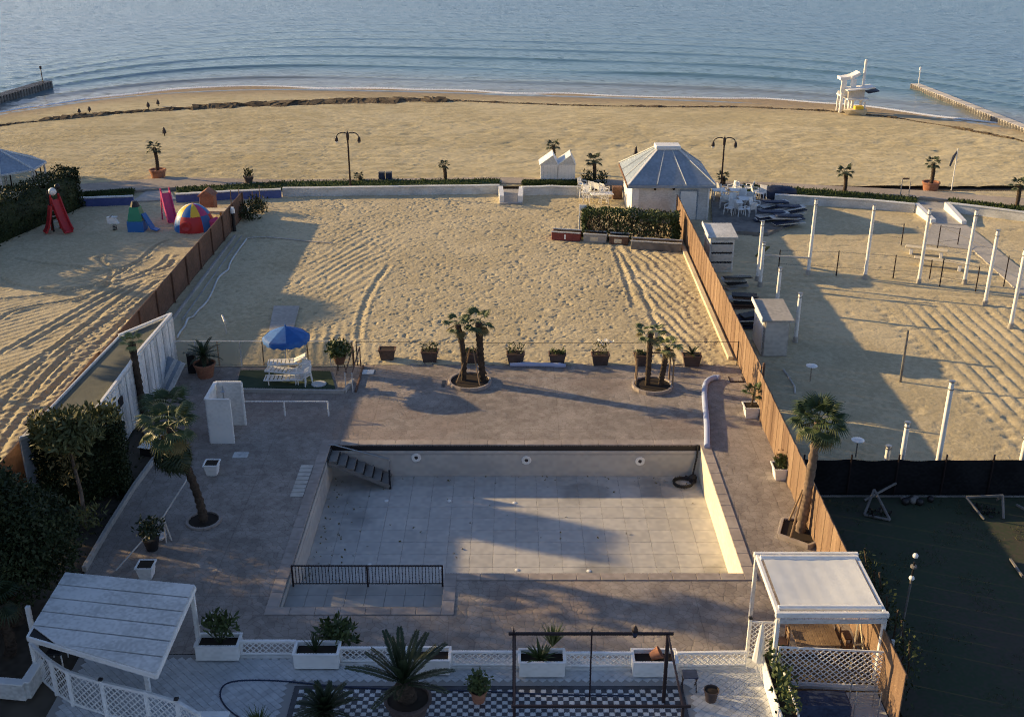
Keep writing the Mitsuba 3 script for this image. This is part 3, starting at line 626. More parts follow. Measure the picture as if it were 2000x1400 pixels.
# seaweed and wrack line on the beach
wl = [(-40, 250), (0, 243), (100, 232), (260, 219), (420, 209), (560, 202), (700, 196), (800, 194), (890, 194), (1000, 199), (1150, 204), (1300, 206), (1450, 206), (1620, 213), (1760, 228), (1880, 248), (2010, 275), (2100, 296)]
C = np.array([at2(*q) for q in wl]); tt = np.r_[0, np.cumsum(np.linalg.norm(np.diff(C, axis=0), axis=1))]; u = np.linspace(0, tt[-1], 900); L = np.c_[np.interp(u, tt, C[:, 0]), np.interp(u, tt, C[:, 1])]
wd = np.interp(L[:, 0], [-60, -45, -28, -12, -6, 0, 20, 40, 60], [.5, .9, 1.7, 2.1, 1.0, .35, .45, .5, .6]) * (0.55 + 0.9 * meshkit.fbm(np.c_[L[:, 0] * .8, L[:, 1] * 0, 0 * L[:, 0]], 3, 6))
wd = wd * np.clip(meshkit.fbm(np.c_[L[:, 0] * .35, 0 * u, 0 * u + 4], 2, 16) * 3.2 - .55, .45, .9)
ht = 0.26 * np.clip(wd, 0, 1.2) * (0.6 + 0.8 * rng.random(900))
rows = [(-1.0, -0.02), (-.5, .6), (0, 1.0), (.45, .7), (1.0, -0.02)]
V = np.stack([np.c_[L[:, 0] + 0.3 * rng.normal(size=900) * wd, L[:, 1] + s_ * wd + .12 * rng.normal(size=900), beach_z(L[:, 0], L[:, 1] + s_ * wd) + h_ * ht] for s_, h_ in rows], 1)
i, j = np.meshgrid(np.arange(899), np.arange(4), indexing='ij'); i, j = i.ravel(), j.ravel()
struct('seaweed', tm(V.reshape(-1, 3), np.vstack([np.stack([i * 5 + j, (i + 1) * 5 + j, (i + 1) * 5 + j + 1], 1), np.stack([i * 5 + j, (i + 1) * 5 + j + 1, i * 5 + j + 1], 1)])), 'm_weed', label='dark bank of seaweed washed up along the beach', kind='stuff')

r = np.random.default_rng(71); q = np.c_[r.uniform(9, 21, 9000), r.uniform(23, 37.7, 9000)]; q = q[(q[:, 0] > fence_x(q[:, 1]) + .25) & (meshkit.fbm(np.c_[q * .7, q[:, :1] * 0], 2, 8) > .5)]
mat('m_tuft', vary((0.04, 0.055, 0.03), (0.085, 0.085, 0.05), 1.5, 9), 0.9, specular=0.1)
struct('grass', leaf_cloud(np.c_[q, np.full(len(q), .02)], .11, r, 1.6, .22), 'm_tuft', label='worn grass tufts on the dark turf', kind='stuff')
# ------------------------------------------------------------------ jetties in the sea
def jetty(a, b, w, top, label, m_, pole):
    k = thing('jetty', label, 'jetty'); a, b = np.array(at(*a, SEA)), np.array(at(*b, SEA)); d = (b - a); L_ = np.linalg.norm(d); d /= L_; s = np.array([d[1], -d[0], 0])
    n = int(L_ / 2.2)
    for i in range(n):
        p, q = a + d * (L_ * i / n + .03), a + d * (L_ * (i + 1) / n - .03)
        part(k, 'slab', beam(p + [0, 0, top - SEA - .1 - .03 * rng.random()], q + [0, 0, top - SEA - .1], w, 0.22, .03), m_)
    part(k, 'pile_row', cat(*[lathe([(0, -1.2), (.22, -1.2), (.22, top - .02), (0, top - .02)], 7, (*(a + d * t + s_ * s * (w / 2 - .1))[:2], 0)) for t in np.arange(.3, L_, .55) for s_ in (-1, 1)]), 'm_stone', kind='stuff')
    c = a + d * .9
    part(k, 'beacon_pole', lathe([(0, top - .1), (.06, top - .1), (.05, top + pole[1]), (0, top + pole[1])], 7, (c[0], c[1], 0)), 'm_white' if pole[2] else 'm_iron')
    part(k, 'beacon', lathe([(0, top + pole[1]), (.14, top + pole[1]), (.14, top + pole[1] + .3), (0, top + pole[1] + .35)], 8, (c[0], c[1], 0)), 'm_white' if pole[2] else 'm_iron')
jetty((94, 171), (-190, 258), 1.4, 0.35, 'dark jetty with a thin mast reaching into the sea on the far left', 'm_dark', ((88, 150), 1.5, 0))
jetty((1786, 172), (2160, 322), 1.1, 0.1, 'long pale concrete jetty reaching into the sea on the far right', 'm_conc_light', ((1795, 160), 1.7, 1))
# ------------------------------------------------------------------ flat roofed shed on the left
sk = thing('shed', 'long white board clad shed with a flat grey roof sunk behind white edge trim', 'shed')
HS = 2.75
b_fr = at2(336, 724)                                             # far right foot
S0 = np.array([b_fr[0], b_fr[1]])
S1 = np.array(at(70, 843, HS)[:2]); fr_far = np.array(at(334, 613, HS)[:2]); S0 = fr_far
far_l = np.array(at(232, 655, HS)[:2]); near_l = np.array(at(38, 856, HS)[:2]); near_r = np.array(at(178, 812, HS)[:2]); st_u = np.array(at(264, 694, HS)[:2]); st_l = np.array(at(252, 713, HS)[:2])
foot = [fr_far, st_u, st_l, near_r, near_l, far_l]
part(sk, 'roof', prism(Polygon(foot).buffer(-0.10, join_style=2), HS - 0.20, HS - 0.10), 'm_flatroof')
def v3(p, z): return np.array([p[0], p[1], z])
for a, b in zip(foot, foot[1:] + foot[:1]):
    left = a is near_l
    part(sk, 'edge_trim', beam(v3(a, HS - (.06 if left else 0)), v3(b, HS - (.06 if left else 0)), 0.06 if left else 0.13, 0.10 if left else 0.12, 0.012), 'm_white')
    part(sk, 'wall', beam(v3(a, HS / 2 - .04), v3(b, HS / 2 - .04), 0.07, HS - 0.10), 'm_white_dull')
for a, b in ((fr_far, st_u), (st_l, near_r)):
    d = (b - a); L_ = np.linalg.norm(d); d /= L_; s = np.array([-d[1], d[0]]); n = int(L_ / 0.42)
    if s[0] < 0: s = -s
    for i in range(n):
        p, q = a + d * (L_ * i / n + .02), a + d * (L_ * (i + 1) / n - .05)
        m = beam(v3(p + s * (.05 + .02 * (i % 2)), HS / 2 - .05), v3(q + s * (.05 + .02 * (i % 2)), HS / 2 - .05), 0.045, HS - 0.18, 0.006)
        part(sk, 'board', m, 'm_white' if i % 3 else 'm_white_dull')
pc = st_l + (near_r - st_l) * 0.38
part(sk, 'small_window', mv(box(0.05, 0.5, 0.4, 0.01), (pc[0] + .10, pc[1], 1.7)), 'm_dark')

# ------------------------------------------------------------------ shower cubicle
hk = thing('shower_cubicle', 'white three sided outdoor shower cubicle standing on the shaded deck', 'shower')
HC = 2.05
a, b, c, d = at2(412, 866), at2(457, 866), at2(430, 822), at2(476, 824)
c = np.array([a[0] - .02, a[1] + 1.75]); d = np.array([b[0] + .12, c[1]])
part(hk, 'front_panel', beam(v3(a, HC / 2), v3(b, HC / 2), 0.06, HC, 0.008), 'm_white'); part(hk, 'side_panel', beam(v3(a + [-.03, .04], HC / 2), v3(c + [-.03, -.04], HC / 2), 0.06, HC, 0.008), 'm_white')
part(hk, 'back_panel', beam(v3(c, HC / 2), v3(d, HC / 2), 0.06, HC, 0.008), 'm_white_dull')
for p, q, w_ in ((a, b, .09), (a, c, .16), (c, d, .10)): part(hk, 'top_trim', beam(v3(p, HC + .03), v3(q, HC + .03), w_, 0.07, 0.01), 'm_white')
for p in (b, d): part(hk, 'corner_post', box(0.09, 0.09, HC, 0.01, v3(p, 0)), 'm_white')
part(hk, 'shower_arm', tube([v3(c + [.3, -.05], .1), v3(c + [.3, -.05], 1.9), v3(c + [.35, -.3], 2.0), v3(c + [.4, -.5], 1.92)], 0.02, 6), 'm_steel', True)
part(hk, 'shower_head', lathe([(0, 0), (.11, 0), (.03, .05), (0, .06)], 12, v3(c + [.4, -.5], 1.86)), 'm_steel', 30)
part(hk, 'mixer', box(.22, .12, .3, .02, v3(c + [.3, -.1], 1.0)), 'm_dark')

# ------------------------------------------------------------------ clipped hedge, shrubs and trees on the left
def hedge(name, A, B, W, H, n, size, m, label, seed, core=True, top=None):
    k = thing(name, label, 'hedge'); A, B = np.asarray(A, float)[:2], np.asarray(B, float)[:2]; L_ = np.linalg.norm(B - A); ang = math.atan2(*(B - A)[::-1]); r = np.random.default_rng(seed); c = (A + B) / 2
    part(k, 'foliage', place(leaf_cloud(box_pts(n, r, L_, W, H, 0.35), size, r, 0.5), (c[0], c[1], 0), ang), m)
    if core: part(k, 'branches', place(cat(*[lumpy((L_ / 9, W * .42, H * .40), ((i + .5) / 5 * L_ - L_ / 2, 0, H * .47)) for i in range(5)], box(L_ * .96, W * .7, H * .72)), (c[0], c[1], 0), ang), m, True)
    return k
hA, hB = at2(232, 842, 3.3), at2(118, 1000, 1.0)
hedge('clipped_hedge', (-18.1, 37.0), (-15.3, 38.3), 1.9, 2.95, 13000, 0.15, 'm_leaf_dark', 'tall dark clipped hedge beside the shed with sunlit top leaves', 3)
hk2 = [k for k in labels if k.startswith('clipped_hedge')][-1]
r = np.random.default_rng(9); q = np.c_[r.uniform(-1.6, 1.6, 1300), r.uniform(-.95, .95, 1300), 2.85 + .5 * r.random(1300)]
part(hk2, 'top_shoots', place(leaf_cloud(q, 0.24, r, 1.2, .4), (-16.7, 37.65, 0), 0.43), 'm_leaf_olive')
def tree(name, foot_, H, lobes, n, size, m, label, seed, trunk=(0.2, 0.1), limbs=4, tm_='m_trunk', cat_='tree'):
    k = thing(name, label, cat_); r = np.random.default_rng(seed); f = np.array([*foot_[:2], 0.0]); top = np.mean([l[0] for l in lobes], axis=0) + f
    part(k, 'trunk', tube([f - [0, 0, .1], f + (top - f) * .45 + [r.uniform(-.1, .1), r.uniform(-.1, .1), 0], top], [trunk[0], trunk[0] * .75, trunk[1]], 9), tm_, True)
    for i in range(min(limbs, len(lobes))):
        e = f + np.array(lobes[i][0]); s = f + (top - f) * (.35 + .1 * i); part(k, 'limb', tube([s, (s + e) / 2 + [0, 0, .15], e], [trunk[1] * .8, trunk[1] * .6, trunk[1] * .25], 6), tm_, True)
    tot = sum(np.prod(l[1]) ** .67 for l in lobes)
    pts = np.vstack([blob_pts(int(n * np.prod(l[1]) ** .67 / tot), r, np.array(l[0]) + f, l[1], .5) for l in lobes])
    part(k, 'crown', leaf_cloud(pts, size, r, .4), m); return k
tree('evergreen_tree', (-16.0, 29.4), 5.6, [((-.2, 0, 3.1), (1.9, 1.7, 2.3)), ((-1.6, 1.2, 3.2), (1.9, 1.6, 2.2)), ((.5, 1.2, 2.5), (1.4, 1.3, 1.8)), ((-2.6, -.4, 2.9), (1.6, 1.6, 2.1)), ((-.6, .4, 4.4), (1.1, 1.1, .95))], 36000, 0.16, 'm_leaf_dark', 'large dark round topped evergreen tree at the left edge behind the plank roofed pergola', 21, (.22, .12))
for (x, y, h, s) in ((-25.5, 35.4, 11.8, 31), (-25.8, 32.6, 10.4, 35), (-22.8, 30.6, 9.4, 34), (-21.5, 25.3, 8.2, 32), (-23.5, 20.5, 7.8, 33)):
    tree('evergreen_tree', (x, y), h, [((0, 0, h * .5), (2.1, 2.2, h * .46)), ((.6, 1.9, h * .42), (1.9, 1.9, h * .38)), ((-.6, -1.8, h * .45), (2.0, 1.9, h * .4))], 22000, 0.2, 'm_leaf_dark', {31: 'dark evergreen tree at the left edge farther back than the round topped one', 35: 'dark evergreen tree outside the left edge between two taller ones', 34: 'dark evergreen tree behind the round topped one, just outside the left edge', 32: 'dark evergreen tree left of the curved lattice fence', 33: 'dark evergreen tree left of the house'}[s], s, (.22, .12))
# loose shrub tree with a thin pale stem in front of the hedge
f = at2(168, 1030); k = thing('shrub_tree', 'olive green shrub tree with a thin pale stem in front of the clipped hedge', 'tree'); r = np.random.default_rng(44); t_ = at(128, 850, 3.25); F3 = np.array([*f, 0.0])
part(k, 'trunk', tube([F3, F3 * .6 + np.array(t_) * .4 + [.1, 0, 0], t_], [.10, .08, .05], 8), 'm_trunk_pale', True)
part(k, 'crown', leaf_cloud(blob_pts(1900, r, np.array(t_) + [.05, 0, .1], (1.15, 1.0, .75), .8), .34, r, .5, .3), 'm_leaf_olive')
part(k, 'hanging_leaves', leaf_cloud(np.array(t_) + np.c_[r.normal(0, .35, 260), r.normal(-.2, .3, 260), r.uniform(-1.7, -.2, 260)], .22, r, -.6, .35), 'm_frond_dry')
part(k, 'base_shoots', leaf_cloud(F3 + np.c_[r.normal(.1, .25, 160), r.normal(0, .25, 160), r.uniform(0, .8, 160)], .28, r, 1.0, .3), 'm_leaf_olive', kind='stuff')
one('kerb', cat(*[beam(v3(at2(*a), .1), v3(at2(*b), .1), .16, .22, .02) for a, b in (((302, 900), (262, 955)), ((262, 955), (215, 1030)), ((215, 1030), (165, 1116)))]), 'm_conc', 'grey kerb between the deck and the shaded planting strip on the left', 'kerb')
r = np.random.default_rng(17)
G = leaf_cloud(np.c_[r.uniform(-19.5, -15.2, 900), r.uniform(30.5, 45, 900), np.full(900, -.08)], .16, r, .8)
struct('ground_cover', G, 'm_leaf_dark', label='low dark ground cover between kerb and hedge', kind='stuff')

# ------------------------------------------------------------------ palms
def palm(name, pts, r0, r1, kind, n, m, lo, hi, s, label, seed, group=None, parts=True, dry=0, tmat='m_trunk', p=1.0, cat_='palm tree'):
    k = thing(name, label, cat_, group); part(k, 'trunk', palm_trunk(pts, r0, r1, seed), tmat, 50)
    put_crown(k, np.asarray(pts[-1], float), kind, n, m, lo, hi, s, seed, p, parts, dry); return k
def kerb_ring(c, rad, n, label, h=0.18, sx=1.0, a0=0.0, name='tree_kerb', m='m_coping', fill='m_earth'):
    k = thing(name, label, 'kerb')
    P = [np.array([c[0] + rad * sx * math.cos(a0 + i * 2 * math.pi / n), c[1] + rad * math.sin(a0 + i * 2 * math.pi / n)]) for i in range(n)]
    for a, b in zip(P, P[1:] + P[:1]): part(k, 'stone', beam(v3(a, h / 2), v3(b, h / 2), 0.11, h, .012), m)
    part(k, 'soil', sheet(Polygon(P), h - .07), fill); return k
def props(c, h, reach, n, a0, label, m='m_timber', rad=0.035):
    k = thing('palm_stake', label, 'stake')
    for i in range(n):
        a = a0 + i * 2 * math.pi / n; part(k, 'pole', tube([(c[0] + reach * math.cos(a), c[1] + reach * math.sin(a), .02), (c[0] + .16 * math.cos(a), c[1] + .16 * math.sin(a), h)], rad, 6), m)
    return k
# pair in the middle of the deck
c1, c2 = at2(905, 746), at2(944, 747); h1, h2 = tall(905, 746, 634), tall(944, 747, 630)
palm('palm_tree', [(*c1, 0), (c1[0] + .02, c1[1], h1 * .5), (c1[0] - .22, c1[1], h1)], .13, .145, 'fan', 11, 'm_frond', -40, 50, .74, 'slightly shorter left palm of the pair in the middle of the deck', 51, dry=2)
palm('palm_tree', [(*c2, 0), (c2[0] - .12, c2[1], h2 * .5), (c2[0] - .18, c2[1], h2)], .155, .17, 'fan', 12, 'm_frond', -45, 60, .80, 'taller thicker right palm of the pair in the middle of the deck', 52, dry=2)
kerb_ring(at2(918, 748), .98, 16, 'round stone kerb about the two palms in the middle of the deck')
props(at2(922, 744), 1.7, .85, 4, .5, 'thin wooden stakes propping the two palms in the middle of the deck')
# pair on the right of the deck
c1, c2 = at2(1264, 755), at2(1290, 755); h1, h2 = tall(1264, 755, 648), tall(1290, 755, 678)
palm('palm_tree', [(*c1, 0), (c1[0] + .02, c1[1], h1 * .5), (c1[0] + .03, c1[1], h1)], .13, .14, 'fan', 11, 'm_frond', -30, 40, .76, 'taller left palm of the pair near the right end of the deck', 53, dry=2)
palm('palm_tree', [(*c2, 0), (c2[0] + .10, c2[1], h2 * .5), (c2[0] + .22, c2[1], h2)], .13, .14, 'fan', 12, 'm_frond_pale', -30, 60, .7, 'short slanting palm of the pair near the right end of the deck', 54, dry=3)
kerb_ring(at2(1274, 756), .92, 16, 'round stone kerb about the two palms near the right end of the deck')
k = thing('palm_support', 'wooden stake frame holding the short slanting palm', 'stake')
cc = at2(1280, 752)
for dx, dy in ((-1.0, -.3), (-.95, .5), (.75, .5), (.8, -.35)): part(k, 'post', box(.07, .07, 1.5, .008, (cc[0] + dx * .95, cc[1] + dy, 0)), 'm_timber')
part(k, 'rail', beam((cc[0] - .2, cc[1] + .5, 1.46), (cc[0] + .8, cc[1] + .5, 1.46), .07, .07, .008), 'm_timber'); part(k, 'rail', beam((cc[0] + .74, cc[1] + .5, 1.4), (cc[0] + .74, cc[1] - .35, 1.4), .06, .06, .008), 'm_timber')
# big palm by the fence
f = at2(1562, 1042); h = tall(1562, 1042, 812); t_ = np.array(at(1592, 822, h + .1)); 
palm('palm_tree', [(*f, 0), (f[0] + .12, f[1], h * .45), (f[0] + .16, f[1], h * .95)], .19, .14, 'fan_long', 32, 'm_frond', -48, 82, .76, 'big leafy palm with a rough trunk standing against the board fence', 55, tmat='m_trunk_pale', dry=2)
kerb_ring((f[0] + .1, f[1] - .02), 1.0, 5, 'angular stone kerb about the big palm by the board fence', .2, 1.0, -.35)
props(f, 1.75, .8, 3, -2.3, 'wooden stakes propping the big palm by the board fence')
# leaning palm on the left
f = at2(398, 1018); k = palm('palm_tree', [(*f, 0), (f[0] - .18, f[1] - .03, 1.6), (f[0] - .8, f[1] - .1, 4.05)], .17, .13, 'fan_long', 22, 'm_frond', -70, 70, .82, 'leaning palm with drooping leaves on the shaded left side of the deck', 56, dry=4)
kerb_ring(f, .62, 14, 'small round kerb about the leaning palm on the left', .1)
put_crown(k, np.array([f[0] - .77, f[1] - .1, 3.95]), 'fan_long', 13, 'm_frond_dark', -86, -62, 1.25, 99, 1.0, True, 3)
# slim dark palm before the shed
f = at2(283, 815); h = tall(283, 815, 668); palm('palm_tree', [(*f, 0), (f[0] - .05, f[1], h * .5), (f[0] - .1, f[1], h)], .15, .15, 'fan', 11, 'm_frond_pale', -20, 70, .55, 'slim dark trunked palm with a small yellow green top before the shed', 57)
f = at2(20, 1275); palm('palm_tree', [(*f, 0), (f[0] + .05, f[1], .9), (f[0] - .5, f[1] + .1, 2.0)], .17, .13, 'fan_long', 18, 'm_frond_dark', -50, 80, .9, 'dark palm under the evergreen tree behind the white planter wall', 58, parts=False)
palm('palm_tree', [(-24.3, 40.6, 0), (-24.2, 40.6, 5), (-24.4, 40.6, 9.5)], .24, .2, 'fan_long', 24, 'm_frond', -50, 80, 1.0, 'very tall palm outside the left edge beyond the shed', 61, parts=False)
f = at2(338, 862); palm('young_palm', [(*f, 0), (f[0], f[1], 1.5)], .12, .10, 'fan_long', 16, 'm_frond', -25, 65, .9, 'young palm with broad bright leaves behind the shower cubicle', 59, parts=False)
# promenade palms, far off
PP = [(310, 350, 280, .9, 'lone potted palm on the promenade above the playground', 1), (703, 357, 335, .6, 'tiny palm just right of the left street lamp', 0), (869, 357, 314, .7, 'slim palm behind the middle of the long white wall', 0), (1081, 338, 275, .9, 'dark palm rising behind the two white beach huts', 0), (1160, 358, 305, 1.0, 'palm between the beach huts and the kiosk', 0),
      (1412, 365, 336, .7, 'small palm at the foot of the right street lamp', 0), (1648, 380, 328, 1.0, 'bushy palm on the promenade behind the white posts', 0), (1816, 375, 310, .9, 'potted palm at the head of the concrete path', 1), (1984, 408, 352, .95, 'palm at the far right edge of the promenade', 0)]
for i, (x, y, top, s, lab, pot) in enumerate(PP):
    b = at(x, y - (14 if pot else 0)); b = np.array(at2(x, y)); h = tall(x, y, top + 9); s *= .72; z0 = .7 if pot else 0
    palm('promenade_palm', [(*b, z0), (b[0] + .04, b[1], (h + z0) / 2), (b[0] - .06, b[1], h)], .14, .15, 'fan', 15, 'm_frond_dark', -35, 65, s, lab, 70 + i, 'palms along the promenade', parts=False, p=1.0)
    if pot:
        k = thing('palm_pot', {0: 'terracotta pot of the lone palm above the playground', 7: 'terracotta pot of the palm at the head of the path'}[i], 'pot'); part(k, 'bowl', lathe([(0, 0), (.5, 0), (.62, .62), (.68, .66), (.68, .78), (.58, .78), (.55, .68), (0, .68)], 16, (*b, .02)), 'm_terra', 35)

# ------------------------------------------------------------------ kiosk
KY, KX0, KX1, KB = at2(1300, 430)[1], at(1232, 430)[0], at(1382, 430)[0], 6.0
kk = thing('kiosk', 'white beach kiosk with a hipped blue grey panel roof and white ridge cap', 'kiosk'); EH = 2.62; cx, cy = (KX0 + KX1) / 2, KY + KB / 2
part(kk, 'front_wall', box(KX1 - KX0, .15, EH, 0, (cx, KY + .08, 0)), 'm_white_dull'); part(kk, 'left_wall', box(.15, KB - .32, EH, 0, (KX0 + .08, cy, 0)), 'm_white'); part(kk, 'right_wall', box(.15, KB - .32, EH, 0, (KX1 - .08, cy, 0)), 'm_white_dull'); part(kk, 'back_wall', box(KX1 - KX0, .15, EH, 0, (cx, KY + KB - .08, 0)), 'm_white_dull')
part(kk, 'wall_panel', box(.5, .06, EH - .1, .01, (KX0 + .24, KY - .03, 0)), 'm_white'); part(kk, 'wall_panel', box(.12, .06, EH - .1, .01, (KX1 - .06, KY - .03, 0)), 'm_white')
dk = part(kk, 'door', box(1.15, .05, 2.05, .01, (KX1 - 1.45, KY - .03, .04)), 'm_white'); part(dk, 'frame', cat(box(.08, .09, 2.15, .01, (KX1 - 2.07, KY - .04, 0)), box(.08, .09, 2.15, .01, (KX1 - .83, KY - .04, 0)), box(1.32, .09, .08, .01, (KX1 - 1.45, KY - .04, 2.12))), 'm_roofgrey'); part(dk, 'handle', box(.03, .06, .14, .005, (KX1 - 1.95, KY - .09, 1.05)), 'm_steel')
ov, RH = .34, 4.5; ex0, ex1, ey0, ey1 = KX0 - ov, KX1 + ov, KY - ov, KY + KB + ov; rx, ry = .75, .5
E4 = [np.array(p) for p in ((ex0, ey0, EH), (ex1, ey0, EH), (ex1, ey1, EH), (ex0, ey1, EH))]; R4 = [np.array(p) for p in ((cx - rx, cy - ry, RH), (cx + rx, cy - ry, RH), (cx + rx, cy + ry, RH), (cx - rx, cy + ry, RH))]
for s in range(4):
    a, b, c, d = E4[s], E4[(s + 1) % 4], R4[(s + 1) % 4], R4[s]; n = 3
    for i in range(n):
        t0, t1 = i / n + .004, (i + 1) / n - .004
        part(kk, 'roof_panel', quad_slab(a + (b - a) * t0, a + (b - a) * t1, d + (c - d) * t1, d + (c - d) * t0, .06), 'm_roofgrey')
        if 0 < i: part(kk, 'roof_seam', beam(a + (b - a) * i / n + [0, 0, .03], d + (c - d) * i / n + [0, 0, .03], .05, .05), 'm_white_dull')
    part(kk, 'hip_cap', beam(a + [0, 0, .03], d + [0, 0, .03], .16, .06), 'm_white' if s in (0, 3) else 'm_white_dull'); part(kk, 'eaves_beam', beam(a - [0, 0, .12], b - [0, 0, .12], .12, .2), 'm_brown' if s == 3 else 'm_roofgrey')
part(kk, 'ridge_cap', box(rx * 2 + .3, ry * 2 + .3, .28, .05, (cx, cy, RH - .05)), 'm_white')
for x in (KX0 + 1.6, KX0 + 2.9): part(kk, 'wall_lamp', box(.16, .16, .16, .02, (x, KY - .12, 2.2)), 'm_dark')
# hedge and planters before the kiosk
hedge('planted_hedge', at2(1140, 462), at2(1322, 474), 1.3, 1.95, 9000, 0.17, 'm_leaf', 'loose green hedge in planter boxes in front of the kiosk', 5, core=False)
hk3 = [q for q in labels if q.startswith('planted_hedge')][-1]; r = np.random.default_rng(8)
c = (at2(1140, 462) + at2(1322, 474)) / 2; part(hk3, 'branches', mv(leaf_cloud(np.c_[r.uniform(-3, 3, 900), r.uniform(-.35, .35, 900), r.uniform(0, 1.5, 900)], .5, r, 1.5, .14), (*c, 0)), 'm_trunk')
BX = [(1078, 1135, 466, 'm_brown', 'dark red planter box with white emblem, first from the left before the hedge'), (1140, 1186, 470, 'm_conc', 'grey planter box with a pale plaque, second from the left before the hedge'), (1190, 1228, 474, 'm_brown', 'brown planter box, third from the left before the hedge'), (1232, 1332, 484, 'm_stone', 'long rough stone planter box at the fence end of the hedge')]
mat('m_darkred', vary((0.16, 0.035, 0.035), (0.24, 0.06, 0.055), 3, 11), 0.6)
for x0, x1, y, m, lab in BX:
    a, b = at2(x0, y), at2(x1, y + (x1 - x0) * .06); L_ = np.linalg.norm(b - a); c = (a + b) / 2; ang = math.atan2(*(b - a)[::-1]); k = thing('planter_box', lab, 'planter', 'planter boxes before the kiosk hedge')
    mm = 'm_darkred' if 'dark red' in lab else m
    part(k, 'body', place(box(L_ - .05, .75, .55, .03), (*c, 0), ang), mm); part(k, 'soil', place(box(L_ - .2, .6, .06), (*c, .51), ang), 'm_earth'); part(k, 'rim', place(cat(box(L_, .10, .07, .01, (0, -.37, 0)), box(L_, .10, .07, .01, (0, .37, 0))), (*c, .56), ang), 'm_white_dull')
    if 'long' not in lab: part(k, 'emblem' if 'emblem' in lab else 'plaque', place(box(.12 if 'emblem' in lab else .5, .02, .34 if 'emblem' in lab else .28, .005, (-.05, -.385, 0)), (*c, .12), ang), 'm_white' if 'emblem' in lab else 'm_cream')
a = at2(1131, 462); one('sign_post', cat(box(.09, .09, 2.2, .01, (*a, 0)), box(.5, .05, .35, .01, (a[0] + .2, a[1] - .05, 1.85))), 'm_white', 'white post with a small board at the left end of the kiosk hedge', 'sign post')

# ------------------------------------------------------------------ beach huts
for i, (x0, x1) in enumerate(((1055, 1089), (1089.5, 1123))):
    a, b = at2(x0, 361), at2(x1, 361); W = b[0] - a[0]; h = tall(x0, 361, 322); D_ = 1.7; hk_ = thing('beach_hut', ('white wooden beach hut with pointed gable, left one of two', 'white wooden beach hut with pointed gable, right one of two')[i], 'beach hut', 'white beach huts behind the low wall')
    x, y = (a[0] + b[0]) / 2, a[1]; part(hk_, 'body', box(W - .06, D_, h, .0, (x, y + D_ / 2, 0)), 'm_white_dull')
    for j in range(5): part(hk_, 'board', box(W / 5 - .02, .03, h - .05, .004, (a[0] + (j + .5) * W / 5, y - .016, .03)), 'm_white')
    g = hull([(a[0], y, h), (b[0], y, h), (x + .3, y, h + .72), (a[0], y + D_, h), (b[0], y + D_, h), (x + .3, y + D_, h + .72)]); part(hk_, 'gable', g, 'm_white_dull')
    pk_ = np.array([x + .3, y, h + .72])
    for e in (a, b):
        q = np.array([e[0], y, h]); o = np.array([0, D_ + .15, 0]); s_ = np.array([0, -.12, 0.02]); part(hk_, 'roof', quad_slab(q + s_ + (q - pk_) * .1 + [0, 0, .05], pk_ + s_ + [0, 0, .05], pk_ + o + [0, 0, .05], q + o + (q - pk_) * .1 + [0, 0, .05], .05), 'm_white')

# ------------------------------------------------------------------ small cabins in the court
def cabin(x0, x1, y, h, D_, label, m, mr, seed):
    a, b = at2(x0, y), at2(x1, y); W = b[0] - a[0]; x = (a[0] + b[0]) / 2; y0 = a[1]; k = thing('cabin', label, 'cabin')
    part(k, 'body', box(W, D_, h, .02, (x, y0 + D_ / 2, 0)), m); part(k, 'roof', quad_slab((a[0] - .14, y0 - .2, h + .04), (b[0] + .16, y0 - .2, h + .04), (b[0] + .16, y0 + D_ + .15, h + .22), (a[0] - .14, y0 + D_ + .15, h + .22), .08), mr)
    part(k, 'roof_edge', beam((a[0] - .17, y0 - .2, h + .06), (a[0] - .17, y0 + D_ + .15, h + .24), .06, .22, .01), 'm_white')
    return k, x, y0, W
k, x, y0, W = cabin(1383, 1430, 532, 2.25, 2.1, 'small pale cabin with three shelf fronts nearest the white chairs', 'm_white_dull', 'm_white_dull', 1)
for z in (.15, .75, 1.35): part(k, 'shelf_front', box(W - .2, .04, .42, .01, (x, y0 - .02, z)), 'm_conc_light'); 
for z in (.60, 1.2, 1.8): part(k, 'dark_slot', box(W - .2, .03, .1, .0, (x, y0 - .015, z)), 'm_dark')
k, x, y0, W = cabin(1487, 1536, 697, 2.0, 2.3, 'small grey cabin with one smooth front panel beside the board fence', 'm_conc', 'm_conc', 2)
part(k, 'front_panel', box(W - .12, .05, 1.85, .015, (x, y0 - .03, .08)), 'm_conc_light'); part(k, 'left_panel', box(.04, 2.1, 1.8, .01, (x - W / 2 - .02, y0 + 1.15, .1)), 'm_white')
# lumber and folded loungers between cabins and fence
for i, (x, y, L_, a_, m, lab) in enumerate([(1436, 562, 1.7, .3, 'm_conc', 'grey folded lounger heap behind the first cabin'), (1450, 600, 1.7, -.1, 'm_brown', 'brown heap of folded furniture between the two cabins'), (1462, 640, 1.8, .2, 'm_navy', 'dark heap of folded furniture just behind the grey cabin')]):
    p = at2(x, y); k = thing('furniture_heap', lab, 'furniture heap'); r = np.random.default_rng(90 + i)
    for j in range(6): part(k, 'frame', place(rot(box(L_ * r.uniform(.7, 1), .55, .07, .01), r.uniform(-.15, .15), (1, 0, 0)), (p[0] + r.uniform(-.15, .15), p[1] + r.uniform(-.2, .2), .04 + .13 * j), a_ + r.uniform(-.35, .35)), ('m_white_dull', m, 'm_dark')[j % 3] if j else m)
